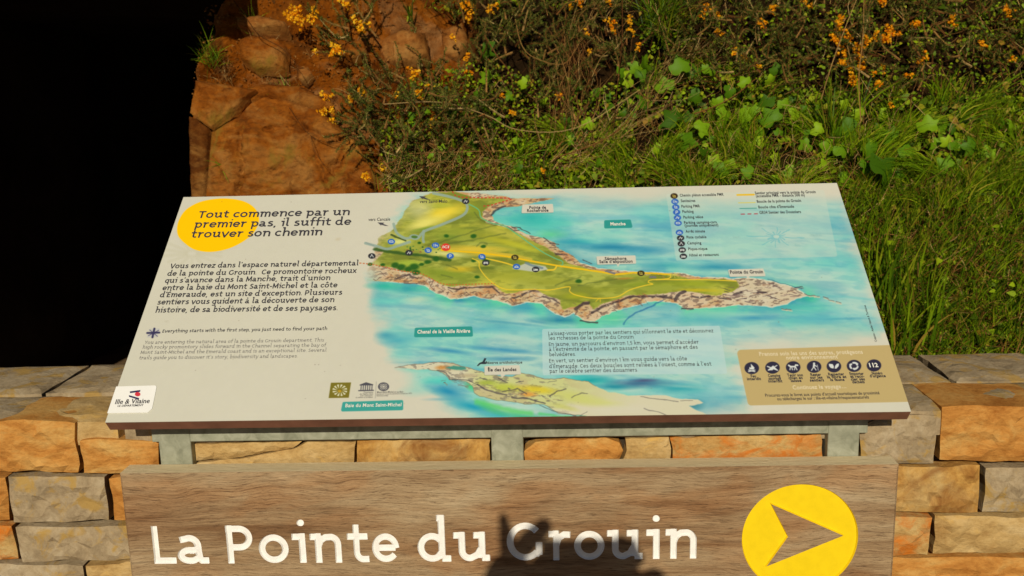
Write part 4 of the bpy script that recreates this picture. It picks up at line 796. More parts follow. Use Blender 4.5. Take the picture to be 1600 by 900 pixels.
        if i == 2: S([(-7, -3), (-4, -1), (3, -1), (4, -3.5), (7, -3)], 2.4); S([(-4, -1), (-5, 4)]); S([(-2.5, -1), (-1, 4)]); S([(3, 0), (2, 4)]); S([(3.5, -1), (6, 4)])
        if i == 3: circ(x, y-5.4, WT, 1.7); S([(0, -4), (-.5, 0)], 3); S([(-.5, 0), (3, 5)]); S([(-.5, 0), (-4, 5.5)]); S([(0, -3), (4, -.5)]); S([(5, -3), (6.5, 5.5)], .9)
        if i == 4: Pq([(-8, -4), (-2, -3.5), (0, 0), (-.5, 3.5), (-5, 2.5), (-7.5, -.5)]); Pq([(8, -4.5), (7.5, -.5), (4, 3.5), (1, 3.5), (2, -1), (4.5, -4)])
        if i == 5:
            for k in range(3):
                a = k*2.094-1.2; pts = [(6*math.cos(a+b), 5*math.sin(a+b)) for b in (-.6, -.2, .2, .6)]; S(pts, 2.8); Pq([(6*math.cos(a+.5)+2.6*math.cos(a+.5), 5*math.sin(a+.5)+2*math.sin(a+.5)), (6*math.cos(a+1.2), 5*math.sin(a+1.2)), (3.2*math.cos(a+.55), 2.6*math.sin(a+.55))])
    # legend lines
    line([(1152, 304.6), (1178, 304.1)], 2.6, [236, 186, 40]); line([(1154, 317), (1180, 316.4)], 1.2, [220, 200, 90]); line([(1156, 325.8), (1182, 325.2)], 1.2, [70, 150, 130])
    line([(1158, 334.6), (1184, 334)], 1.4, [180, 60, 70], dash=10)
    for k in range(16):
        a = k*math.pi/8+.05; L_ = (62 if k % 8 == 0 else 34 if k % 4 == 0 else 40 if k % 2 == 0 else 20)*.72; line([(1212+5*math.cos(a), 371+3*math.sin(a)), (1212+L_*math.cos(a), 371+L_*.62*math.sin(a))], 1.2 if k % 2 == 0 else 1.8, [110, 182, 182], .65, rough=2)
    # map arrows
    for x, y in ((655, 306.5), (590, 347.5)):
        poly([(x, y), (x+10.5, y+.5), (x+8.5, y+2.2), (x+17, y+5.5), (x+12, y+5.4), (x+5.5, y+3.6), (x+5.5, y+5)], [70, 66, 70], .9, .95)
    # union flag
    rrect([(234, 513.5), (250, 513), (246, 527), (229, 527.5)], [200, 194, 176], 1, .5)
    line([(232, 524.5), (248, 516)], 1.2, [90, 80, 110]); line([(234, 515.5), (246, 525.5)], 1.2, [90, 80, 110]); line([(230, 520.3), (249, 519.7)], 3, [60, 55, 85]); line([(241.3, 513.5), (238.2, 527)], 3.2, [60, 55, 85])
    # bird
    poly([(745, 571.5), (749, 567), (754, 565), (757, 559.5), (760, 560), (757.5, 565.5), (763, 566.5), (758, 569), (751, 568.8), (747, 572)], [50, 55, 60], .8)
    # olive square with rosette, temple and diamond emblems
    rrect([(517, 598), (548.5, 597.5), (545, 621.5), (513.5, 622)], [126, 112, 36], 1, .4)
    for k in range(12):
        a = k*math.pi/6; cx, cy = 531, 609.8; p = lambda r, b: (cx+r*12*math.cos(b), cy+r*9.6*math.sin(b)); poly([p(.3, a), p(.98, a+.12), p(.95, a+.42), p(.75, a+.36)], [222, 214, 178], .9)
    blob(531, 609.8, 3.4, 2.6, [190, 150, 40], 1, soft=.4)
    G3 = [84, 80, 84]
    poly([(562, 601), (572, 597.2), (583, 600.5), (583, 602), (562, 602.4)], G3, .8); line([(560.5, 610.4), (583.5, 609.8)], 1.7, G3)
    for k in range(6): line([(564.4+k*3.4, 602), (563.9+k*3.4, 610)], 1.4, G3)
    line([(588, 596.5), (586.5, 622)], .5, G3, .6)
    over(G3, np.clip((1.1-np.abs(np.hypot(X-599.3, (Y-604.2)/.78)-7.6))/.8+.5, 0, 1)); line([(592.5, 604.4), (599, 599.2), (606, 604), (599.6, 609.2), (592.5, 604.4)], 1.2, G3); line([(596.2, 604.3), (599.2, 601.8), (602.6, 604.1), (599.4, 606.6), (596.2, 604.3)], .9, G3)
    # specks of dirt
    for k in range(46):
        r = random.Random(k+5000); blob(r.uniform(230, 1380), r.uniform(310, 640), r.uniform(.7, 1.6), r.uniform(.6, 1.1), [120, 100, 80], r.uniform(.25, .7), soft=.7)
    blob(528, 373, 7, 4, [200, 180, 140], .5); blob(263, 503, 5, 3, [190, 178, 150], .4)
    return np.clip(img, 0, 1.15)
ART = paint()
lin = np.where(ART <= .04045, ART/12.92, ((ART+.055)/1.055)**2.4)
GAIN = np.array([.87, .925, 1.02]); lin = np.clip(lin*GAIN, 0, .95)
srgb = np.where(lin <= .0031308, lin*12.92, 1.055*lin**(1/2.4)-.055)
img = bpy.data.images.new('map_print', TX, TY, alpha=False); px4 = np.ones((TY, TX, 4), np.float32); px4[..., :3] = srgb
img.pixels.foreach_set(px4.ravel()); img.update(); img.pack()
mp, nt, b = new_mat('printed_map', .5, .15)
ti = nt.nodes.new('ShaderNodeTexImage'); ti.image = img; ti.extension = 'EXTEND'; ti.interpolation = 'Cubic'
nt.links.new(ti.outputs[0], b.inputs['Base Color'])
V, F = slab(0, PW, 0, PH, -.0008, 0); o = obj('printed_face', (V, F), mp)
uvl = o.data.uv_layers.new(name='UVMap')
for p in o.data.polygons:
    for li in p.loop_indices:
        q = np.array(o.data.vertices[o.data.loops[li].vertex_index].co)-PO; uvl.data[li].uv = (q@PU/PW, q@PV/PH)
keep(o, panel)

# sticker in the lower left corner
def pq(px, py, h): u, v = on_panel(px, py); return ppt(u, v, h)
st = [(182, 604.5), (243, 602.8), (245, 605), (238, 639), (231, 645), (168, 646)]
sv = [pq(x, y, .0011) for x, y in st]+[pq(x, y, .0001) for x, y in st]; n = len(st)
stick = obj('sticker', (sv, [list(range(n))[::-1]]+[(i, (i+1) % n, n+(i+1) % n, n+i) for i in range(n)]), plain('white_sticker', (.86, .83, .76), .35, .4, .02)); keep(stick, panel)
def flat(name, pts, h, mat, par=panel):
    o = obj(name, ([pq(x, y, h) for x, y in pts], [list(range(len(pts)))]), mat); keep(o, par); return o
M['navy'] = plain('navy_ink', (.035, .03, .09), .5, .2, .05); M['redink'] = plain('red_ink', (.62, .04, .06), .5, .2, .05)
em = bmesh.new()
for P_ in ([(203.2, 612.3), (219.8, 610), (219.3, 613), (203.6, 615)], [(201.8, 618), (217.8, 622.6), (216.8, 625.3), (202, 620.8)]):
    em.faces.new([em.verts.new(pq(x, y, .0013)) for x, y in P_])
me = bpy.data.meshes.new('m'); em.to_mesh(me); em.free(); keep(obj('emblem_bars', me, M['navy']), panel)
flat('emblem_dot', [(215.5+4.4*math.cos(t), 616.7+3.4*math.sin(t)) for t in np.linspace(0, 6.283, 25)[:-1]], .0014, M['redink'])

# ------------------------------------------------------------------ lettering on the panel
TEXT = []     # (block, text, left px, right px, height px, ink, bold)
def T(block, s, x0, y0, x1, y1, h, ink='ink', bold=0.0, align='L'): TEXT.append((block, s, x0, y0, x1, y1, h, ink, bold))
B = 'introduction in French'
for s, a in (("Vous entrez dans l’espace naturel départemental", (265.2, 419.6, 560, 415)), ("de la pointe du Grouin.  Ce promontoire rocheux", (260.6, 431.3, 556.6, 426.6)), ("qui s’avance dans la Manche, trait d’union", (257, 442.4, 515.7, 437.9)),
             ("entre la baie du Mont Saint-Michel et la côte", (253, 453.8, 526.7, 449.2)), ("d’Émeraude, est un site d’exception. Plusieurs", (249, 464.8, 534.3, 460.7)), ("sentiers vous guident à la découverte de son", (245, 476.2, 522, 472.2)), ("histoire, de sa biodiversité et de ses paysages.", (241.7, 488.8, 527.7, 485))):
    T(B, s, *a, 8.4, 'ink', .022)
T('English heading', "Everything starts with the first step, you just need to find your path", 253.3, 520, 511, 515.8, 6.2, 'ink', .03)
for s, a in (("You are entering the natural area of la pointe du Grouin department. This", (225.5, 537.8, 506, 534)), ("high rocky promontory slides forward in the Channel separating the bay of", (222, 545.4, 509, 542)), ("Mont Saint-Michel and the Emerald coast and is an exceptional site. Several", (219, 553.5, 510, 549.8)), ("trails guide you to discover it’s story, biodiversity and landscapes.", (216.7, 562, 465, 559))):
    T('English introduction', s, *a, 6.4, 'ink_soft', .004)
for s, a in (("Laissez-vous porter par les sentiers qui sillonnent le site et découvrez", (856.8, 524, 1114.9, 519.6)), ("les richesses de la pointe du Grouin.", (857, 531.4, 992, 529.3)), ("En jaune, un parcours d’environ 1,5 km, vous permet d’accéder", (857.5, 540.9, 1092, 537.2)), ("à l’extrémité de la pointe, en passant par le sémaphore et des", (857.7, 549, 1090.4, 545.2)),
             ("belvédères.", (858, 557, 900, 556.4)), ("En vert, un sentier d’environ 1 km vous guide vers la côte", (858, 566.8, 1073.7, 563.4)), ("d’Émeraude. Ces deux boucles sont reliées à l’ouest, comme à l’est", (858, 575.6, 1111.9, 571.6)), ("par le célèbre sentier des douaniers.", (858.6, 583.2, 997.4, 581))):
    T('route description', s, *a, 6.4, 'ink', .008)
for s, a in (("Prenons soin les uns des autres, protégeons", (1186.7, 556.3, 1348.6, 552.8)), ("notre environnement", (1229, 562, 1309.5, 560.2)), ("Continuez le voyage…", (1239, 608.7, 1322.5, 606.6))):
    T('white heading of the tan box', s, *a, 6.4, 'ink_cream', .03)
T('tan box footer', "Procurez-vous le livret aux points d’accueil touristiques de proximité", 1196, 620.2, 1374.6, 616.2, 5, 'ink', .012)
T('tan box footer', "ou téléchargez le sur : ille-et-vilaine.fr/espacesnaturels", 1214.7, 625.8, 1358, 622.8, 5, 'ink', .012)
for i, (cx, L_) in enumerate(((1177.5, ("Feu", "interdit")), (1210, ("Camping", "sauvage", "interdit")), (1242.5, ("Tenir son", "chien en", "laisse")), (1275, ("Rester", "sur les", "sentiers")), (1307, ("Respecter", "la flore et", "la faune")), (1339, ("Emporter", "et recy-", "cler ses", "déchets")), (1371, ("Numéro", "d’urgence")))):
    for k, s in enumerate(L_):
        w = len(s)*2.75; y = 590-i*.75+k*4.3; x = cx+k*.9; T('rule captions', s, x-w/2, y, x+w/2, y-w*.015, 4.6, 'ink', .035)
T('rule captions', "112", 1359, 573.8, 1372.6, 573.5, 6.4, 'ink_white', .04)
LG = [("Chemin piéton accessible PMR", 1062.4, 307.4, 1131, 305.9), ("Sanitaires", 1064, 316, 1086.6, 315.6), ("Parking PMR", 1065, 324.6, 1094, 324), ("Parking", 1066.5, 332.8, 1084, 332.4), ("Parking vélos", 1068, 341.6, 1098.8, 341), ("Parking camping-cars", 1069, 350, 1120, 349), ("(journée uniquement)", 1070, 354.6, 1122.5, 353.6), ("Arrêt minute", 1071.4, 363.8, 1101.7, 363.2), ("Piste cyclable", 1073, 372.8, 1103.9, 372.2), ("Camping", 1074, 382, 1096, 381.6), ("Pique-nique", 1075.7, 391.2, 1105.5, 390.6), ("Hôtel et restaurant", 1077.4, 400.9, 1123.4, 399.8),
      ("Sentier principal vers la pointe du Grouin", 1180, 303.8, 1274.8, 301.8), ("(accessible PMR - distance 500 m)", 1181.4, 308.4, 1257.7, 306.8), ("Boucle de la pointe du Grouin", 1183, 317, 1252, 315.4), ("Boucle côte d’Émeraude", 1185.4, 325.8, 1241, 324.6), ("GR34 Sentier des Douaniers", 1187, 334.3, 1251.7, 332.9)]
for s, *a in LG: T('map legend', s, *a, 4.4, 'ink', .022)
for s, a in (("Sud", (1145.6, 372.5, 1155.7, 372.3)), ("Nord", (1267.5, 369.2, 1283.7, 368.9)), ("Ouest", (1179.7, 354.5, 1194, 354.2)), ("Est", (1243, 385, 1250, 384.8))): T('compass points', s, *a, 4.4, 'ink_teal', 0)
T('map place name', "vers Saint-Malo", 655.6, 317.4, 698.8, 316.6, 5, 'ink', .01); T('map place name', "vers Cancale", 575.3, 345.4, 609.5, 344.8, 5, 'ink', .01)
T('map place name', "Pointe de", 827, 326.6, 853, 326.1, 4.8, 'ink', .03); T('map place name', "Rochefroide", 823.5, 331.4, 857, 330.8, 4.8, 'ink', .03)
T('map place name', "Sémaphore", 945, 406.7, 979, 406.1, 5, 'ink', .03); T('map place name', "Salle d’exposition", 936.5, 411.4, 988.5, 410.5, 5, 'ink', .03)
T('map place name', "Pointe du Grouin", 1141, 427.9, 1192.5, 427.1, 5.4, 'ink', .03); T('map place name', "Île des Landes", 762, 580.6, 807, 579.8, 5.6, 'ink', .03); T('map place name', "Réserve ornithologique", 759, 569, 816, 568.2, 4.6, 'ink', .02)
T('white plaque name', "Manche", 954, 352.4, 977.5, 352, 5, 'ink_white', .03); T('white plaque name', "Chenal de la Vieille Rivière", 652, 521.3, 734.5, 519.8, 5.6, 'ink_white', .03); T('white plaque name', "Baie du Mont Saint-Michel", 539.5, 636.4, 627, 634.8, 5.6, 'ink_white', .02)
T('small print under the emblems', "Organisation", 568, 614.3, 583, 614.1, 2.6, 'ink_soft'); T('small print under the emblems', "des Nations Unies", 562, 617, 583, 616.8, 2.6, 'ink_soft'); T('small print under the emblems', "pour l’éducation,", 563, 619.6, 582.4, 619.4, 2.6, 'ink_soft'); T('small print under the emblems', "la science et la culture", 556, 622.3, 582, 622, 2.6, 'ink_soft')
T('small print under the emblems', "Mont-Saint-Michel et sa Baie", 589, 614.2, 630, 613.6, 2.8, 'ink_soft', .02); T('small print under the emblems', "inscrits sur la Liste du patrimoine mondial en 1979", 588.6, 617, 643, 616, 2.6, 'ink_soft'); T('small print under the emblems', "Patrimoine mondial", 588.5, 619.7, 606, 619.4, 2.6, 'ink_soft')
T('credit line', "Création : Atelier Nature & Territoires", 1370.5, 534, 1352.5, 477, 3.6, 'ink', .01)
T('sticker lettering', "Ille & Vilaine", 180, 632.2, 233.5, 630.6, 7.4, 'ink', .012); T('sticker lettering', "LE DÉPARTEMENT", 184, 636.6, 224, 635.4, 3.2, 'ink', .01)
T('small print under the emblems', "ICI", 691.5, 388, 701.5, 387.8, 4, 'ink_white', .03)
DRAWN = {'introduction in French': (.0087, .235), 'route description': (.0056, .17), 'English introduction': (.0052, .135), 'English heading': (.0050, .21)}
DL = [t for t in TEXT if t[0] in DRAWN]; TEXT = [t for t in TEXT if t[0] not in DRAWN]; dblk = {}
for t in DL:
    xh, w = DRAWN[t[0]]; V, F = drawn_line(t[1], np.array(on_panel(t[2], t[3])), np.array(on_panel(t[4], t[5])), xh, w); bl = dblk.setdefault((t[0], t[7]), [[], []]); k = len(bl[0]); bl[0] += V; bl[1] += [[i+k for i in f] for f in F]
for (nm, ink), (V, F) in dblk.items():
    o = obj('printed_text', (V, F), M[ink]); o['label'] = nm; o['kind'] = 'stuff'; keep(o, panel)
tmp = []
for t in TEXT:
    cu = bpy.data.curves.new('t', 'FONT'); cu.body = t[1]; cu.size = 1; cu.offset = t[8]; cu.resolution_u = 3; cu.space_character = 1.02 if t[8] < .02 else 1.08
    ob = bpy.data.objects.new('t', cu); C.objects.link(ob); tmp.append((ob, cu))
bpy.context.view_layer.update(); dg = bpy.context.evaluated_depsgraph_get(); blocks = {}
for t, (ob, cu) in zip(TEXT, tmp):
    me = bpy.data.meshes.new_from_object(ob.evaluated_get(dg)); nv = len(me.vertices); co = np.empty(nv*3); me.vertices.foreach_get('co', co); co = co.reshape(-1, 3)
    fs = [list(p.vertices) for p in me.polygons]; bpy.data.meshes.remove(me)
    a = np.array(on_panel(t[2], t[3])); c = np.array(on_panel(t[4], t[5])); e = c-a; L = np.linalg.norm(e); ex = e/L; ey = np.array([-ex[1], ex[0]])
    mid = ((t[2]+t[4])/2, (t[3]+t[5])/2)
    if abs(t[4]-t[2]) > abs(t[5]-t[3]): hm = np.linalg.norm(np.array(on_panel(mid[0], mid[1]-t[6]))-np.array(on_panel(*mid)))
    else: hm = np.linalg.norm(np.array(on_panel(mid[0]+t[6], mid[1]))-np.array(on_panel(*mid)))
    x0, x1 = co[:, 0].min(), co[:, 0].max(); sy = hm/.729
    hgt = .0016 if t[0] == 'sticker lettering' else .0004
    W3 = [ppt(*(a+ex*((p[0]-x0)/(x1-x0)*L)+ey*(p[1]*sy)), hgt) for p in co]
    bl = blocks.setdefault((t[0], t[7]), [[], []]); s = len(bl[0]); bl[0] += W3; bl[1] += [[i+s for i in f] for f in fs]
for ob, cu in tmp: bpy.data.objects.remove(ob); bpy.data.curves.remove(cu)
for (nm, ink), (V, F) in blocks.items():
    o = obj('printed_text', (V, F), M[ink]); o['label'] = nm; o['kind'] = 'stuff'; keep(o, panel)
# headline and running text in the drawn face
for s, (xa, ya, xb, yb) in (("Tout commence par un", (308.6, 341, 546, 336.4)), ("premier pas, il suffit de", (302.5, 356.3, 548, 351.6)), ("trouver son chemin", (297.3, 371.8, 503, 367.8))):
    o = obj('headline_text', drawn_line(s, np.array(on_panel(xa, ya)), np.array(on_panel(xb, yb)), .0140, .225), M['ink']); keep(o, panel); o['kind'] = 'stuff'

# ------------------------------------------------------------------ plants on the bank
class Geo:      # collects many small faces
    def __init__(s): s.v = []; s.f = []; s.n = 0
    def add(s, V, F):
        s.v.append(np.asarray(V, float).reshape(-1, 3)); s.f += [tuple(i+s.n for i in f) for f in F]; s.n += len(s.v[-1])
    def obj(s, name, mat, parent=None):
        v = np.concatenate(s.v) if s.v else np.zeros((0, 3)); m = bpy.data.meshes.new(name); m.from_pydata(v.tolist(), [], s.f); m.update()
        o = obj(name, m, mat)
        if parent is not None: keep(o, parent)
        return o
def unit(v): v = np.asarray(v, float); return v/(np.linalg.norm(v)+1e-12)
SUNV = -np.array(_d)
def tube(geo, pts, r0, r1, sides=4):
    pts = [np.asarray(p, float) for p in pts]; n = len(pts); V = []; F = []
    for i, p in enumerate(pts):
        t = unit(pts[min(i+1, n-1)]-pts[max(i-1, 0)]); a = unit(np.cross(t, (0.3, .2, .9))); b = np.cross(t, a); r = r0+(r1-r0)*i/(n-1)
        for k in range(sides): an = 2*math.pi*k/sides; V.append(p+(a*math.cos(an)+b*math.sin(an))*r)
    for i in range(n-1):
        for k in range(sides): k2 = (k+1) % sides; F.append((i*sides+k, i*sides+k2, (i+1)*sides+k2, (i+1)*sides+k))
    geo.add(V, F)
def blade(geo, p, d, L, w, bend, seg=4, face=None):
    """tapering curved leaf blade"""
    d = unit(d); s = unit(np.cross(d, RNG.normal(size=3) if face is None else face)); V = []; q = np.array(p, float); st = L/seg; g_ = np.array(bend, float)
    for i in range(seg+1):
        ww = w*(1-(i/seg)**1.6)*(.55+.45*min(1, i*.9)); V += [q-s*ww/2, q+s*ww/2]; q = q+d*st; d = unit(d+g_*st/L)
    V[-1] = V[-2]+s*1e-4; geo.add(V, [(2*i, 2*i+1, 2*i+3, 2*i+2) for i in range(seg)])
def rnd_in(poly):
    P = np.array(poly, float); lo, hi = P.min(0), P.max(0)
    while True:
        q = lo+RNG.random(2)*(hi-lo)
        if poly_sdf(q[:1], q[1:], P)[0] > 0: return q
TOC = np.array([0, -1., 0])

def flower_mesh(k):
    r = np.random.default_rng(100+k); g_ = Geo()
    for j in range(r.integers(4, 7)):
        c = r.normal(size=3)*.0045; a = unit(np.array([r.normal()*.6, -1, r.normal()*.6+.5])); s = unit(np.cross(a, r.normal(size=3))); t = np.cross(a, s); L = r.uniform(.007, .011); w = r.uniform(.0035, .0055)
        # banner and keel of a pea flower
        g_.add([c, c+s*w+a*L*.55, c+t*w*.3+a*L, c-s*w+a*L*.55, c+t*w*.9+a*L*.5], [(0, 1, 4), (1, 2, 4), (2, 3, 4), (3, 0, 4)])
        g_.add([c, c+s*w*.4+a*L*.6-t*w*.6, c+a*L*.9-t*w, c-s*w*.4+a*L*.6-t*w*.6], [(0, 1, 2), (0, 2, 3)])
    v = np.concatenate(g_.v); m = bpy.data.meshes.new('gorse_flower'); m.from_pydata(v.tolist(), [], g_.f); m.materials.append(M['flower']); return m
FLM = [flower_mesh(k) for k in range(5)]; FLY = []
M['flower_yellow'] = leaf_mat('yellow_gorse_petal', [(0, (.95, .34, .004)), (.5, (.98, .50, .010)), (1, (1, .68, .04))], .6, .05, .35)
for m_ in FLM: q = m_.copy(); q.materials.clear(); q.materials.append(M['flower_yellow']); FLY.append(q)
def flower(px, py, off, parent, size=1.0):
    p = on_bank(px, py, off); size *= 1.3 if px < 690 else 1.25; o = bpy.data.objects.new('flower', (FLY if px < 690 else FLM)[int(RNG.integers(5))]); C.objects.link(o)
    o.location = p; s = size*RNG.uniform(.8, 1.15); o.scale = (s, s, s); o.rotation_euler = (RNG.uniform(-.5, .5), RNG.uniform(-1, 1), RNG.uniform(-.6, .6))
    keep(o, parent); return p
def needles(gn, pts, dens, ln, wd, spread=1.0, k0=.15):
    """spines all round a shoot"""
    pts = [np.asarray(p, float) for p in pts]; seglen = [np.linalg.norm(b-a) for a, b in zip(pts[:-1], pts[1:])]; tot = sum(seglen); n = int(tot*dens)
    for _ in range(n):
        s = (k0+(1-k0)*RNG.random())*tot; i = 0
        while i < len(seglen)-1 and s > seglen[i]: s -= seglen[i]; i += 1
        a, b = pts[i], pts[i+1]; t = unit(b-a); p = a+t*s; d = unit(unit(RNG.normal(size=3))*spread+t*.8); L = ln*RNG.uniform(.5, 1.2); sd = unit(np.cross(d, RNG.normal(size=3)))*wd*.5
        e = p+d*L; u = unit(np.cross(d, sd))*wd*.45
        gn.add([p-sd, p+sd, e, p+u], [(0, 1, 2), (1, 3, 2)])
def gorse(label, shoots, flowers, dead=0, dens=1500, ln=.011, wd=.0019):
    c = np.mean([s[0] for s in shoots], 0); base = on_bank(c[0], c[1], 0); t = thing('gorse_bush', label, 'gorse bush', base, 'gorse bushes flowering on the bank')
    gs, gn, gd = Geo(), Geo(), Geo()
    for (p0, p1, o0, o1) in shoots:
        a, b = on_bank(*p0, o0), on_bank(*p1, o1); m = (a+b)/2+RNG.normal(size=3)*.018; pts = catmull([a, m, b], 5)
        tube(gs, pts, .0032, .0009); needles(gn, pts, dens, ln, wd)
        for _ in range(int(np.linalg.norm(b-a)*26)):          # side shoots
            i = RNG.integers(2, len(pts)); q = pts[i]; d = unit(unit(b-a)+RNG.normal(size=3)*.75); L = RNG.uniform(.02, .06); q2 = [q, q+d*L*.5+RNG.normal(size=3)*.003, q+d*L]
            tube(gs, q2, .0013, .0006, 3); needles(gn, q2, dens*1.1, ln*.8, wd*.9, k0=.05)
        if dead: needles(gd, pts, dead, ln*1.1, wd*.8, 1.2, 0)
    tag(gs.obj('branches', M['twig'], t), kind='stuff'); tag(gn.obj('foliage', M['gorse'], t), kind='stuff')
    if gd.n: gd.obj('dead_needles', M['gorse_brown'], t)
    for f in flowers: flower(f[0], f[1], f[2] if len(f) > 2 else .12, t, f[3] if len(f) > 3 else 1.0)
    return t
def shoots(poly, n, up=(0, -1), L=(30, 70), off=(.02, .12), spread=.9):
    out = []
    for _ in range(n):
        p = rnd_in(poly); a = math.atan2(up[1], up[0])+RNG.normal()*spread; l = RNG.uniform(*L); o = RNG.uniform(*off); out.append(((p[0], p[1]), (p[0]+l*math.cos(a), p[1]+l*math.sin(a)), o, o+RNG.uniform(.02, .09)))
    return out
def cl(x, y, n, sp=6, off=.12):
    n = n if x < 690 else max(1, int(n*.7+.3))
    return [(x+RNG.normal()*sp*.8, y+RNG.normal()*sp, off+RNG.uniform(-.01, .01), 1.0) for _ in range(n)]

gorse('gorse with the brightest orange flower cluster at the top left', [((545, 45), (478, 12), .08, .14), ((545, 55), (500, 30), .08, .13), ((530, 70), (500, 45), .05, .10), ((545, 60), (525, -20), .06, .12)],
      cl(462, 14, 5, 7)+cl(470, 30, 5, 6)+cl(455, 24, 3, 4)+cl(476, 40, 3, 4)+cl(489, 26, 4, 5))
gorse('thin dark gorse shoots leaning over the clay beside one low flower', [((575, 95), (500, 50), .03, .09), ((560, 80), (528, 20), .05, .12), ((572, 95), (540, 55), .05, .1), ((555, 70), (590, -10), .05, .12), ((590, 60), (570, -20), .05, .12), ((565, 90), (520, 85), .04, .08), ((560, 45), (575, 5), .05, .10), ((600, 100), (560, 40), .04, .1)],
      cl(528, 76, 4, 4)+cl(519, 86, 2, 3)+cl(562, 42, 3, 5)+cl(570, 43, 2, 3)+cl(541, 3, 2, 3)+cl(493, 80, 1, 1))
gorse('low gorse with yellow flowers in a column left of the grey green mass', shoots([(540, 165), (600, 150), (650, 190), (620, 270), (560, 260), (545, 210)], 34, (-.6, -.8), (25, 60), (.02, .13), .7),
      cl(510, 155, 4, 4)+cl(507, 173, 3, 3)+cl(517, 176, 2, 3)+cl(504, 181, 2, 2)+cl(518, 191, 2, 3)+cl(513, 200, 2, 3)+cl(565, 145, 3, 3)+cl(552, 154, 2, 3)+cl(576, 277, 2, 2), dead=120)
gorse('broad grey green gorse in the middle with scattered single flowers', shoots([(590, 120), (660, 100), (740, 120), (790, 170), (800, 240), (700, 270), (600, 260), (580, 180)], 95, (-.2, -1), (25, 60), (.02, .2), .9),
      cl(646, 118, 3, 2.5)+cl(657, 149, 3, 3)+cl(638, 111, 1, 2)+cl(733, 94, 3, 2.5)+cl(735, 118, 2, 3)+cl(785, 152, 2, 2)+cl(677, 195, 3, 3)+cl(715, 62, 1, 2)+cl(671, 142, 1, 2)+cl(805, 178, 1, 3)+cl(619, 151, 1, 2)+cl(604, 262, 1, 2)+cl(857, 268, 2, 3), dead=260)
gorse('gorse with orange flowers at the top, left of the darkest hollow', shoots([(690, 10), (800, -20), (830, 60), (790, 110), (720, 90), (690, 50)], 36, (.1, -1), (25, 60), (.03, .12), .9),
      cl(735, 6, 4, 5)+cl(730, 14, 4, 5)+cl(765, 13, 3, 3)+cl(735, 24, 3, 4)+cl(775, 5, 2, 3), dead=200)
gorse('dark gorse above the brown stalks with small red orange flowers', shoots([(800, 20), (880, -10), (980, 0), (1000, 70), (960, 150), (860, 120), (810, 90)], 60, (.1, -1), (25, 65), (.0, .09), .9),
      cl(897, 12, 2, 3)+cl(904, 3, 3, 4)+cl(953, 2, 2, 2)+cl(915, 51, 3, 2.5)+cl(925, 80, 2, 3)+cl(958, 36, 4, 3.5)+cl(963, 48, 2, 3)+cl(984, 38, 3, 3)+cl(985, 48, 3, 3)+cl(995, 68, 2, 3)+cl(992, 78, 2, 3), dead=350)
gorse('gorse above the ivy with round single orange flowers', shoots([(1030, 40), (1120, -10), (1260, -20), (1290, 60), (1240, 130), (1120, 130), (1060, 90)], 95, (0, -1), (25, 60), (.02, .16), .9),
      cl(1104, 14, 4, 3)+cl(1095, 24, 1, 1)+cl(1116, 27, 3, 2.5)+cl(1126, 46, 2, 3)+cl(1190, 38, 4, 2.5)+cl(1208, 18, 4, 2.5)+cl(1262, 4, 5, 4)+cl(1147, 87, 2, 2.5)+cl(1167, 93, 1, 2)+cl(1185, 103, 2, 2), dead=200)
gorse('gorse hung with strings of orange flowers at the upper right', shoots([(1270, 10), (1400, -20), (1470, 30), (1460, 150), (1380, 150), (1290, 110)], 70, (0, -1), (25, 60), (.02, .14), .9),
      [q for x, y, n in ((1311, 33, 5), (1310, 44, 4), (1304, 62, 4), (1306, 68, 3), (1318, 60, 3), (1325, 64, 2), (1318, 80, 3), (1323, 88, 3), (1340, 74, 4), (1343, 84, 3), (1343, 92, 3), (1323, 103, 3), (1334, 107, 3), (1348, 109, 3), (1334, 122, 3), (1334, 128, 3), (1365, 120, 2), (1371, 133, 4), (1378, 109, 2), (1355, 61, 3), (1369, 59, 4), (1383, 54, 3), (1387, 46, 4), (1384, 65, 4), (1398, 52, 4), (1377, 2, 5), (1394, 162, 2), (1430, 40, 4), (1445, 90, 4), (1420, 120, 3)) for q in cl(x, y, n, 3.2, .13)], dead=250)
gorse('gorse bush beyond the ivy at the far right edge', shoots([(1450, 0), (1640, -20), (1640, 120), (1480, 140)], 50, (0, -1), (25, 60), (.02, .14), .9),
      [q for x, y, n in ((1490, 40, 4), (1530, 70, 4), (1570, 20, 4), (1585, 90, 3)) for q in cl(x, y, n, 4, .13)], dead=200)

gorse('dense dark gorse around the brown stalks in the middle of the bank', shoots([(820, 70), (960, 40), (980, 150), (930, 230), (840, 230)], 55, (0, -1), (25, 60), (.0, .12), .9), cl(870, 150, 1, 2), dead=300)
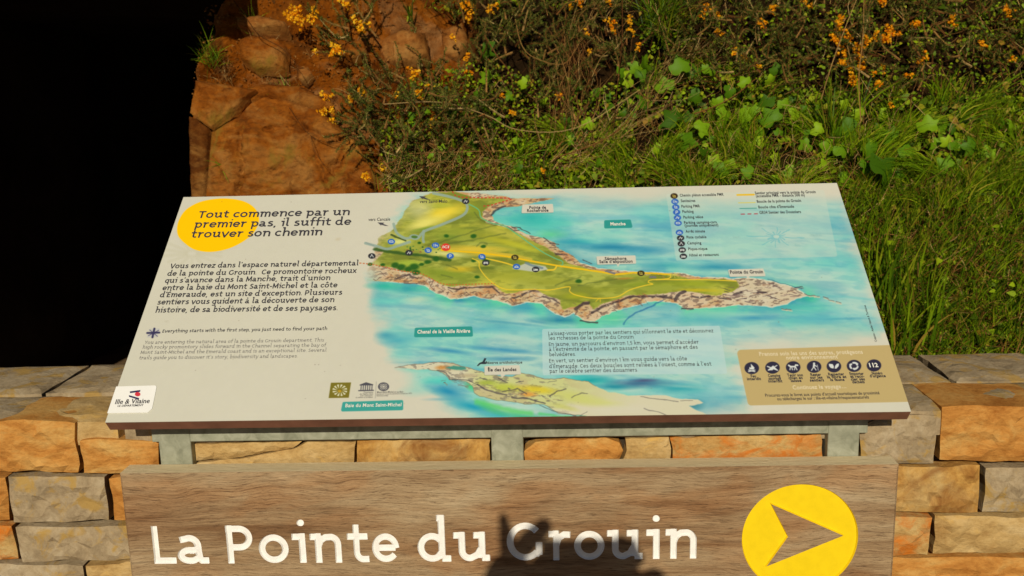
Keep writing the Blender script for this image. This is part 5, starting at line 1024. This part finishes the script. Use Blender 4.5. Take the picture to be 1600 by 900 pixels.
# ---- ivy
def ivy_mesh(k):
    r = np.random.default_rng(40+k); tips = [(0, 1.0), (.28, .74), (.42, .50), (.80, .42), (.72, .12), (.66, -.22), (.30, -.34), (.08, -.16)]
    R_ = [(x*r.uniform(.85, 1.1), y) for x, y in tips]; L_ = [(-x*r.uniform(.85, 1.1), y) for x, y in tips[1:]][::-1]; out = catmull(R_+L_, 3, True); n = len(out)
    cen = [(0, .75), (0, .4), (0, .08)]
    def z(x, y): return -.22*abs(x)**1.2+.10*math.sin(y*3+k)*.6-.12*max(0, y)**2
    V = [(x, z(x, y), y) for x, y in out]+[(0, z(0, y), y) for x, y in cen]; F = []
    for i in range(n):
        a, b = out[i], out[(i+1) % n]; my = (a[1]+b[1])/2; c = n+(0 if my > .58 else 1 if my > .22 else 2); F.append((i, (i+1) % n, c))
        a2 = (out[(i+1) % n][1]+out[(i+2) % n][1])/2; c2 = n+(0 if a2 > .58 else 1 if a2 > .22 else 2)
        if c2 != c: F.append(((i+1) % n, c2, c))
    V = [(x*.5, -y, z_*.5) for x, y, z_ in V]; m = bpy.data.meshes.new('ivy_leaf'); m.from_pydata(V, [], F); m.materials.append(M['ivy']); m.polygons.foreach_set('use_smooth', [True]*len(F)); m.update(); return m
IVM = [ivy_mesh(k) for k in range(4)]
def ivy(label, spots, vines):
    base = on_bank(spots[0][0], spots[0][1], 0); t = thing('ivy_plant', label, 'ivy', base, 'ivy trailing over the bank'); g_ = Geo()
    for v in vines: tube(g_, catmull([on_bank(x, y, .015) for x, y in v], 6), .0018, .001)
    for (x, y, s, *o) in spots:
        off = o[0] if o else RNG.uniform(.085, .15); p = on_bank(x, y, off); sz = s*.0029; ob = bpy.data.objects.new('leaf', IVM[int(RNG.integers(4))]); C.objects.link(ob); ob.location = p
        ob.scale = (sz, sz, sz); ob.rotation_euler = (RNG.normal()*.28+.10, RNG.uniform(-2.2, 2.2), RNG.normal()*.30); keep(ob, t)
        q = on_bank(x+RNG.normal()*8, y+14, .01); tube(g_, [q, (p+q)/2+(0, -.01, 0), p], .0010, .0007, 3)
    tag(g_.obj('stems', M['twig'], t), kind='stuff'); return t
ivy('pale ivy leaves just left of the dry brown stems, centre right', [(1010, 100, 26), (1065, 108, 30), (1085, 116, 22), (1040, 137, 28), (1008, 158, 26), (1055, 187, 30), (1075, 190, 26), (1094, 202, 24), (1128, 182, 28), (1000, 120, 20), (1108, 112, 22), (1136, 143, 20), (1120, 165, 22), (1090, 150, 22)], [[(1000, 170), (1060, 150), (1130, 180)]])
ivy('ivy leaves in shade at the middle right, under the gorse', [(1157, 182, 24), (1197, 164, 26), (1208, 187, 30), (1180, 176, 20), (1225, 167, 20), (1238, 180, 22), (1072, 223, 28), (1103, 244, 26), (1120, 267, 26), (1172, 270, 20), (1150, 215, 20), (1190, 222, 18), (1215, 112, 20), (1205, 128, 18), (1165, 130, 18)], [[(1150, 200), (1210, 190), (1260, 210)]])
ivy('large ivy leaves by the upper right corner of the panel', [(1332, 204, 36), (1296, 230, 22), (1314, 240, 22), (1366, 234, 28), (1380, 270, 44, .16), (1345, 180, 20), (1395, 215, 24), (1275, 200, 20), (1262, 226, 20), (1290, 260, 18), (1350, 262, 20), (1420, 240, 26), (1450, 200, 26), (1480, 260, 26), (1520, 230, 24)], [[(1290, 240), (1340, 215), (1400, 240)]])
ivy('few ivy leaves tangled in the dark gorse, centre', [(984, 123, 26), (996, 104, 22), (970, 115, 16), (917, 197, 20), (707, 175, 18), (763, 123, 20), (757, 77, 26), (925, 150, 16), (935, 145, 14), (890, 215, 16), (950, 170, 18), (975, 180, 16), (706, 225, 16), (690, 235, 14), (820, 130, 16)], [[(900, 200), (960, 150), (1000, 120)]])

ivy('small dark ivy leaves scattered low over the grassy right of the bank', [(*rnd_in([(1000, 290), (1040, 190), (1250, 150), (1400, 180), (1600, 180), (1600, 285)]), RNG.uniform(10, 22), RNG.uniform(.05, .11)) for _ in range(90)], [[(1050, 260), (1150, 235), (1280, 250)]])
ivy('small ivy leaves scattered through the middle gorse and twigs', [(*rnd_in([(600, 290), (640, 180), (800, 120), (980, 100), (1000, 200), (900, 285)]), RNG.uniform(8, 16), RNG.uniform(.06, .14)) for _ in range(50)], [[(700, 250), (800, 220), (900, 240)]])
# ---- loose crumbs of clay and grit
g_ = Geo()
for _ in range(2600):
    p = rnd_in([(318, 10), (400, -5), (700, -5), (640, 120), (560, 200), (570, 300), (300, 300), (300, 150)]); q = on_bank(p[0], p[1], RNG.uniform(-.005, .012)); s_ = RNG.uniform(.0015, .006)*(2.2 if RNG.random() < .06 else 1); v = RNG.normal(size=(4, 3)); v = v/np.linalg.norm(v, axis=1)[:, None]*s_
    g_.add(q+v, [(0, 1, 2), (0, 2, 3), (0, 3, 1), (1, 3, 2)])
o = g_.obj('grit', M['rock_pale']); tag(o, 'loose grit and clay crumbs on the orange slope', 'grit', kind='stuff')
# ---- spiky grass tufts on the clay
def tuft(label, px, py, n, L, w=.0028, up=(0, -.45, 1), spread=.55, off=.04, droop=-.5, mat='grass'):
    base = on_bank(px, py, off); g_ = Geo()
    for _ in range(n):
        d = unit(np.array(up)+RNG.normal(size=3)*spread); blade(g_, base+RNG.normal(size=3)*.010*(n/40)**.5, d, L*RNG.uniform(.5, 1.15), w*RNG.uniform(.7, 1.2), (0, -.15, droop))
    o = g_.obj('grass_tuft', M[mat]); o.data.transform(Matrix.Translation(-Vector(base))); o.location = base; return tag(o, label, 'grass tuft', 'grass tufts on the clay')
tuft('spiky grass tuft on the clay above the large orange rock', 447, 155, 46, .085)
tuft('green grass tuft at the very edge of the black opening', 330, 95, 90, .075, .0022, (.1, -.5, .9), .55)
tuft('low brown moss and fine grass above the square rock', 420, 128, 60, .035, .0016, (0, -.6, .6), .9, .05, mat='twig')
tuft('small fine grass tuft among the pale rocks at the top left', 395, 42, 60, .06, .002)
tuft('dark broad leaved tuft at the top above the pinkish rock', 640, 30, 14, .075, .006, (0, -.4, 1), .4)
tuft('broad leaved tuft at the top right of the clay slope', 712, 28, 12, .07, .006, (0, -.4, 1), .4)
tuft('brownish fine tuft left of the square rock', 350, 118, 70, .05, .0018, (.2, -.5, .7), .6, mat='twig')
tuft('sparse tuft of short blades low on the orange rock', 345, 262, 10, .05, .002, (.4, -.5, .3), .8, .13)
tuft('long dark green grass at the top centre right', 1030, 50, 260, .19, .0042, (.15, -.35, 1), .42, .06, -.9)
tuft('tall grass blades rising beside the largest ivy leaf', 1300, 215, 30, .20, .0042, (-.05, -.2, 1), .25, .10, -.4)
tuft('grass blades curving right below the flower strings', 1345, 170, 16, .16, .005, (.25, -.2, .9), .3, .10, -.6)

# ---- ground cover, grass and litter that nobody could count
def veg_point(poly, off): p = rnd_in(poly); return on_bank(p[0], p[1], off), p
R1 = [(830, 305), (800, 240), (870, 205), (960, 185), (1000, 130), (1100, 110), (1250, 140), (1420, 150), (1640, 150), (1640, 320), (1450, 330), (1300, 300)]
M['grass_bright'] = leaf_mat('bright_grass_blade', [(0, (.13, .24, .004)), (.5, (.26, .40, .006)), (.85, (.44, .50, .012)), (1, (.52, .40, .05))], .5, .15, .35)  # brighter grass colour, more frequent in the dense clumps
g_ = Geo(); gb = Geo()
for _ in range(12000):
    q = rnd_in(R1); c_ = float(NZ[5].f(q[0]/42, q[1]/30, 3)); c2 = float(NZ[6].f(q[0]/60+5, q[1]/40, 2))
    if c_ < .44+.12*RNG.random(): continue
    p = on_bank(q[0], q[1], RNG.uniform(0, .06)+max(0, c_-.5)*.22); lean = (c2-.5)*3.2
    blade(gb if RNG.random() < (c_-.42)*2.2 else g_, p, (lean+RNG.normal()*.35, -.35, 1), RNG.uniform(.04, .09)+max(0, c_-.45)*.28*RNG.random(), RNG.uniform(.0018, .0046), (lean+RNG.normal()*.5, -.35, -.8), 4)
o = gb.obj('grass', M['grass_bright']); tag(o, 'bright yellow green grass blades in clumps behind the panel', 'grass', kind='stuff')
R2 = [(590, 300), (600, 250), (700, 235), (820, 230), (900, 300)]
for _ in range(1700):
    p, q = veg_point(R2, RNG.uniform(0, .06)); blade(g_, p, (RNG.normal()*.5, -.35, 1), RNG.uniform(.03, .08), RNG.uniform(.0016, .003), (RNG.normal()*.4, -.2, -.6), 3)
o = g_.obj('grass', M['grass']); tag(o, 'bright green grass along the foot of the bank behind the panel', 'grass', kind='stuff')
g_ = Geo()
def small_leaf(g_, p, s):
    a = unit(np.array([RNG.normal()*.7, -1, RNG.normal()*.6+.5])); u = unit(np.cross(a, RNG.normal(size=3))); v = np.cross(a, u)
    g_.add([p-u*s*.55, p-v*s*.32+a*s*.06, p-v*s*.36+u*s*.3+a*s*.06, p+u*s*.55, p+v*s*.36+u*s*.3+a*s*.06, p+v*s*.32+a*s*.06], [(0, 1, 5), (1, 2, 4, 5), (2, 3, 4)])
for _ in range(5200):
    p, q = veg_point(R1, RNG.uniform(.0, .08))
    if float(NZ[2].f(q[0]/36, q[1]/30, 3)) < .47: continue
    small_leaf(g_, p, RNG.uniform(.006, .03)**1.0)
for _ in range(3600):
    p, q = veg_point([(600, 300), (590, 200), (640, 120), (760, 90), (900, 150), (980, 120), (1000, 300)], RNG.uniform(0, .12)); small_leaf(g_, p, RNG.uniform(.006, .014))
for _ in range(2600):
    p, q = veg_point([(1000, 20), (1640, 0), (1640, 170), (1000, 170)], RNG.uniform(0, .10)); small_leaf(g_, p, RNG.uniform(.006, .015))
o = g_.obj('ground_cover', M['cover']); tag(o, 'small leaved creeping plants covering the right of the bank', 'ground cover', kind='stuff')

M['straw'] = leaf_mat('pale_straw', [(0, (.22, .10, .025)), (.5, (.42, .24, .07)), (1, (.60, .42, .16))], .8, .05, .1)
# dry twigs and dead stems
g_ = Geo()
def twig_px(g_, pts, off, r=.0013): tube(g_, catmull([on_bank(x, y, off+RNG.normal()*.006) for x, y in pts], 5), r, r*.6, 4)
def litter(poly, n, L, ang, sp, off=(.01, .12), r=.0009):
    for _ in range(n):
        p = rnd_in(poly); a = ang+RNG.normal()*sp; l = RNG.uniform(*L); o = RNG.uniform(*off); b = RNG.normal()*l*.12
        x1, y1 = p[0]+l*math.cos(a), p[1]-l*math.sin(a); tube(g_, catmull([on_bank(p[0], p[1], o), on_bank((p[0]+x1)/2+b, (p[1]+y1)/2+b, o+.012), on_bank(x1, y1, o+RNG.uniform(-.01, .02))], 3), r*RNG.uniform(.6, 1.4), r*.4, 3)
litter([(590, 300), (600, 225), (720, 225), (800, 300)], 420, (15, 55), 1.1, .8)
litter([(600, 240), (600, 130), (850, 120), (860, 290)], 260, (15, 60), .9, .9)
litter([(840, 240), (880, 60), (930, 60), (930, 240)], 200, (25, 90), 1.45, .35, (.02, .16))
litter([(900, 300), (1640, 300), (1640, 150), (1050, 160)], 520, (10, 45), 1.0, .9, (.02, .11))
litter([(1000, 160), (1640, 160), (1640, 0), (800, 0)], 420, (15, 60), 1.2, .8, (.02, .14))
litter([(380, 60), (620, 60), (640, 160), (420, 160)], 60, (12, 35), .5, 1.0, (.02, .06), .0007)
o = g_.obj('dead_stems', M['twig']); tag(o, 'tangle of dry brown stems and litter between the plants', 'dry stems', kind='stuff')
g_ = Geo(); litter([(850, 285), (960, 235), (1060, 130), (1090, 80), (1040, 90), (980, 190), (860, 250)], 150, (25, 110), .72, .26, (.05, .13), .0009)
litter([(840, 290), (1000, 200), (1400, 180), (1400, 300)], 260, (12, 50), .9, .9, (.06, .12), .0008); litter([(590, 300), (600, 240), (760, 240), (800, 300)], 160, (15, 60), 1.0, .7, (.06, .15), .0008); litter(R1, 160, (20, 60), .8, .9, (.05, .12), .0008)
o = g_.obj('straw', M['straw']); tag(o, 'pale straw lying in a diagonal sweep across the grass', 'straw', kind='stuff')
for lb, pts, off, r in (('long dry twig arching across the clay at the top left', [(365, 0), (385, 28), (405, 55), (440, 75), (462, 100), (465, 118)], .12, .0014), ('thin bare root hanging over the large orange rock', [(452, 168), (470, 195), (490, 215), (520, 224), (548, 218)], .15, .0010),
                        ('small forked root on the large orange rock', [(486, 212), (490, 232), (502, 252), (512, 262)], .15, .0009), ('straight reddish stalk beside the darkest hollow', [(757, 55), (775, 85), (797, 115), (803, 150)], .2, .0018), ('long brown stalk slanting down through the gorse centre', [(730, 178), (748, 210), (770, 245), (778, 280)], .2, .0022),
                        ('tall thin dry stalk standing left of the ivy', [(972, -5), (972, 60), (966, 120), (958, 200)], .2, .0017), ('long horizontal dry stem crossing the middle gorse', [(600, 163), (690, 160), (760, 180), (810, 203), (900, 200), (1000, 140)], .2, .0014), ('pale dry stalk slanting over the ivy, pointing up right', [(1085, 178), (1120, 165), (1150, 148), (1182, 122)], .16, .0018),
                        ('tall dry stalk leaning among the flower strings', [(1283, 155), (1300, 100), (1318, 50), (1340, -5)], .2, .0016), ('upright dry stalk at the upper right', [(1345, 190), (1342, 120), (1348, 60), (1350, -5)], .2, .0016), ('curved pale stem sweeping from the gorse to the grass', [(870, 246), (930, 225), (970, 200), (1000, 165)], .17, .0018),
                        ('low dry twig lying just above the panel edge', [(640, 240), (700, 238), (760, 236), (790, 236)], .16, .0012), ('bare stem above the brown stalks', [(805, 30), (815, 70), (835, 90), (880, 100), (905, 68)], .15, .0012)):
    g_ = Geo(); twig_px(g_, pts, off, r); b0 = on_bank(*pts[-1], off); o = g_.obj('dry_stalk', M['twig']); o.data.transform(Matrix.Translation(-Vector(b0))); o.location = b0; tag(o, lb, 'dry stalk', 'dry stalks on the bank')
# the bank goes on in the same cover beyond the edges of the view and behind the panel
def out_of_view(x, z):
    P = np.array([x, 1.15, z])-CAM; zz = P@FW; a = 800+FPX*(P@RT)/zz; b = 450-FPX*(P@UP)/zz
    return not (-20 < a < 1620 and -10 < b < 300)
gg, gl, gt = Geo(), Geo(), Geo()
for k in range(15000):
    x, z = RNG.uniform(-.38, 2.6), RNG.uniform(-.62, 1.6)
    if not out_of_view(x, z): continue
    if float(NZ[4].f(x*9, z*9, 3)) < .40: continue
    p = np.array([x, float(bank_y(x, z))-RNG.uniform(0, .12), z])
    if k % 3 == 0: blade(gg, p, (RNG.normal()*.5, -.4, 1), RNG.uniform(.05, .16), RNG.uniform(.002, .005), (RNG.normal()*.5, -.35, -.8), 3)
    elif k % 3 == 1: small_leaf(gl, p, RNG.uniform(.008, .028))
    else:
        d = unit((RNG.normal(), -abs(RNG.normal()), RNG.normal()+.6)); L = RNG.uniform(.04, .14); q = [p, p+d*L*.5+RNG.normal(size=3)*.006, p+d*L]; tube(gt, q, .0012, .0006, 3); needles(gl, q, 120, .012, .003)
tag(gg.obj('grass', M['grass']), 'grass on the bank above and beside the part in view', 'grass', kind='stuff'); tag(gl.obj('ground_cover', M['cover']), 'small leaved cover on the bank above and beside the part in view', 'ground cover', kind='stuff'); tag(gt.obj('dead_stems', M['twig']), 'dry stems on the bank above and beside the part in view', 'dry stems', kind='stuff')
# grass behind the wall, right of the panel
R3 = [(1296, 285), (1640, 270), (1640, 565), (1398, 575), (1350, 430)]
g_ = Geo()
for _ in range(4200):
    p, q = veg_point(R3, RNG.uniform(0, .07)); blade(g_, p, (RNG.normal()*.35, -.35, 1), RNG.uniform(.04, .15), RNG.uniform(.0018, .0045), (RNG.normal()*.5, -.3, -.6), 4)
for _ in range(60):
    p, q = veg_point([(1340, 420), (1420, 420), (1480, 560), (1398, 570)], RNG.uniform(.05, .12)); blade(g_, p, (RNG.normal()*.18, -.15, 1), RNG.uniform(.16, .26), RNG.uniform(.005, .008), (RNG.normal()*.4, -.3, -.3), 5)
o = g_.obj('grass', M['grass']); tag(o, 'long grass standing behind the wall to the right of the panel', 'grass', kind='stuff')
g_ = Geo(); litter(R3, 900, (15, 60), .6, 1.0, (.01, .09), .0011)
o = g_.obj('dead_stems', M['twig']); tag(o, 'straw and dead stems lying behind the wall right of the panel', 'dry stems', kind='stuff')
g_ = Geo()
for _ in range(1800):
    p, q = veg_point(R3, RNG.uniform(.0, .06)); small_leaf(g_, p, RNG.uniform(.008, .03))
o = g_.obj('ground_cover', M['cover']); tag(o, 'scattered small leaves between the grass right of the panel', 'ground cover', kind='stuff')
# earth between the wall and the foot of the bank
V = []; F = []; nx, ny = 70, 24
for j in range(ny+1):
    for i in range(nx+1):
        x = -.95+3.6*i/nx; y = .38+.95*j/ny; V.append((x, y, -.66+(y-.38)*.45+float(NZ[5].f(x*6, y*6, 4)-.5)*.08))
for j in range(ny):
    for i in range(nx): a = j*(nx+1)+i; F.append((a, a+1, a+nx+2, a+nx+1))
o = obj('soil_strip', (V, F), M['ground']); smooth(o); tag(o, kind='structure')

# ------------------------------------------------------------------ the photographer, whose shadow falls on the board
def skinned(chains, sub=2):
    """one skin-modified mesh per chain set; chains: list of lists of (x, y, z, r)"""
    out = []
    V, E, Rr, idx = [], [], [], {}
    for ch in chains:
        prev = None
        for (x, y, z, r) in ch:
            k = (round(x, 4), round(y, 4), round(z, 4))
            if k not in idx: idx[k] = len(V); V.append((x, y, z)); Rr.append(r)
            if prev is not None: E.append((prev, idx[k]))
            prev = idx[k]
    m = bpy.data.meshes.new('sk'); m.from_pydata(V, E, []); o = bpy.data.objects.new('sk', m); C.objects.link(o)
    md = o.modifiers.new('s', 'SKIN'); md.use_smooth_shade = True
    for i, r in enumerate(Rr): m.skin_vertices[0].data[i].radius = (r, r)
    m.skin_vertices[0].data[0].use_root = True
    ms = o.modifiers.new('u', 'SUBSURF'); ms.levels = sub
    bpy.context.view_layer.update(); me = bpy.data.meshes.new_from_object(o.evaluated_get(bpy.context.evaluated_depsgraph_get()))
    bpy.data.objects.remove(o); bpy.data.meshes.remove(m); return me
pers = thing('person', 'person holding a small camera up in both hands, casting the shadow on the board', 'person', (.08, -1.70, GROUND))
skin, cloth = plain('skin', (.48, .27, .18), .5, .3), plain('navy_jacket', (.03, .035, .06), .9, .1); hair = plain('brown_hair', (.05, .03, .018), .7, .2)
hx, hy = .075, -1.66
P0 = (hx, -1.74, .02)
body = skinned([[(hx, -1.74, .00, .15), (hx, -1.75, .18, .135), (hx, -1.74, .34, .15), (hx, -1.72, .45, .07), (hx, -1.69, .51, .055)],
                [(hx, -1.74, .34, .15), (hx-.17, -1.74, .33, .062), (hx-.25, -1.66, .14, .045), (-.128, -1.49, .36, .055), (-.088, -1.425, .49, .056)],
                [(hx, -1.74, .34, .15), (hx+.17, -1.74, .33, .062), (hx+.25, -1.66, .14, .045), (.235, -1.50, .36, .038), (.175, -1.425, .49, .030)],
                [(hx, -1.74, .00, .15), (hx-.09, -1.74, -.10, .085), (hx-.10, -1.72, -.48, .055), (hx-.10, -1.75, -.86, .038), (hx-.11, -1.64, -.90, .032)],
                [(hx, -1.74, .00, .15), (hx+.09, -1.74, -.10, .085), (hx+.10, -1.72, -.48, .055), (hx+.10, -1.75, -.86, .038), (hx+.12, -1.64, -.90, .032)]])
o = obj('body', body, cloth); keep(o, pers)
head = skinned([[(hx, -1.69, .47, .045), (hx, -1.665, .535, .062), (hx, -1.655, .60, .078), (hx, -1.665, .655, .060)], [(hx, -1.655, .60, .078), (hx, -1.58, .585, .012)]])
o = obj('head', head, skin); keep(o, pers)
hb = skinned([[(hx, -1.76, .60, .04), (hx, -1.70, .64, .065), (hx, -1.66, .665, .066)], [(hx, -1.70, .64, .065), (hx, -1.73, .56, .05)]]); o = obj('hair', hb, hair); keep(o, pers)
for sgn, cx in ((-1, -.048), (1, .140)):
    wr = (-.088, -1.42, .50) if sgn < 0 else (.172, -1.425, .50)
    ch = [[(*wr, .050), (-.066, -1.412, .540, .056), (-.040, -1.405, .572, .046)]] if sgn < 0 else [[(*wr, .036), (.150, -1.415, .525, .034), (.132, -1.405, .552, .032)]]
    o = obj('palm', skinned(ch), skin); keep(o, pers)
    if sgn < 0: fs = [[(cx-.022, -1.405, .57, .020), (cx-.028, -1.402, .604, .0150), (cx-.035, -1.400, .652, .0060)],       # raised thumb side
                      [(cx-.012, -1.403, .582, .018), (cx+.012, -1.400, .610, .0175), (cx+.040, -1.400, .638, .0130)],      # index bent over the corner
                      [(cx+.008, -1.403, .555, .010), (cx+.030, -1.398, .578, .009), (cx+.058, -1.396, .592, .0075)],
                      [(cx+.008, -1.403, .54, .010), (cx+.034, -1.395, .55, .009), (cx+.062, -1.393, .548, .0075)],
                      [(cx+.006, -1.403, .53, .009), (cx+.030, -1.395, .528, .008), (cx+.054, -1.393, .524, .0065)]]
    else: fs = [[(cx-.004, -1.405, .562, .010), (cx-.018, -1.400, .592, .0095), (cx-.045, -1.398, .606, .0080)],
                [(cx-.008, -1.403, .556, .010), (cx-.032, -1.392, .570, .009), (cx-.052, -1.390, .566, .0075)], [(cx-.008, -1.403, .546, .010), (cx-.032, -1.392, .552, .009), (cx-.052, -1.390, .548, .0075)],
                [(cx-.008, -1.403, .536, .009), (cx-.030, -1.392, .536, .008), (cx-.048, -1.390, .532, .0065)], [(cx-.006, -1.408, .545, .011), (cx-.024, -1.424, .560, .010), (cx-.044, -1.426, .566, .008)]]
    for f_ in fs: o = obj('finger', skinned([f_]), skin); keep(o, pers)
cm = thing('compact_camera', 'small black camera held up by the person taking the picture', 'camera', (.066, -1.40, .53))
blk = plain('black_plastic', (.015, .015, .017), .4, .4)
keep(obj('camera_body', box(-.022, .130, -1.414, -1.386, .532, .601, .006), blk), cm); keep(obj('shutter_button', box(.100, .112, -1.405, -1.395, .6005, .605, .001), blk), cm)
g_ = Geo(); tube(g_, [(CAM[0], -1.3865, CAM[2]), (CAM[0], -1.376, CAM[2]), (CAM[0], -1.366, CAM[2])], .022, .019, 20); keep(g_.obj('lens_barrel', blk), cm)
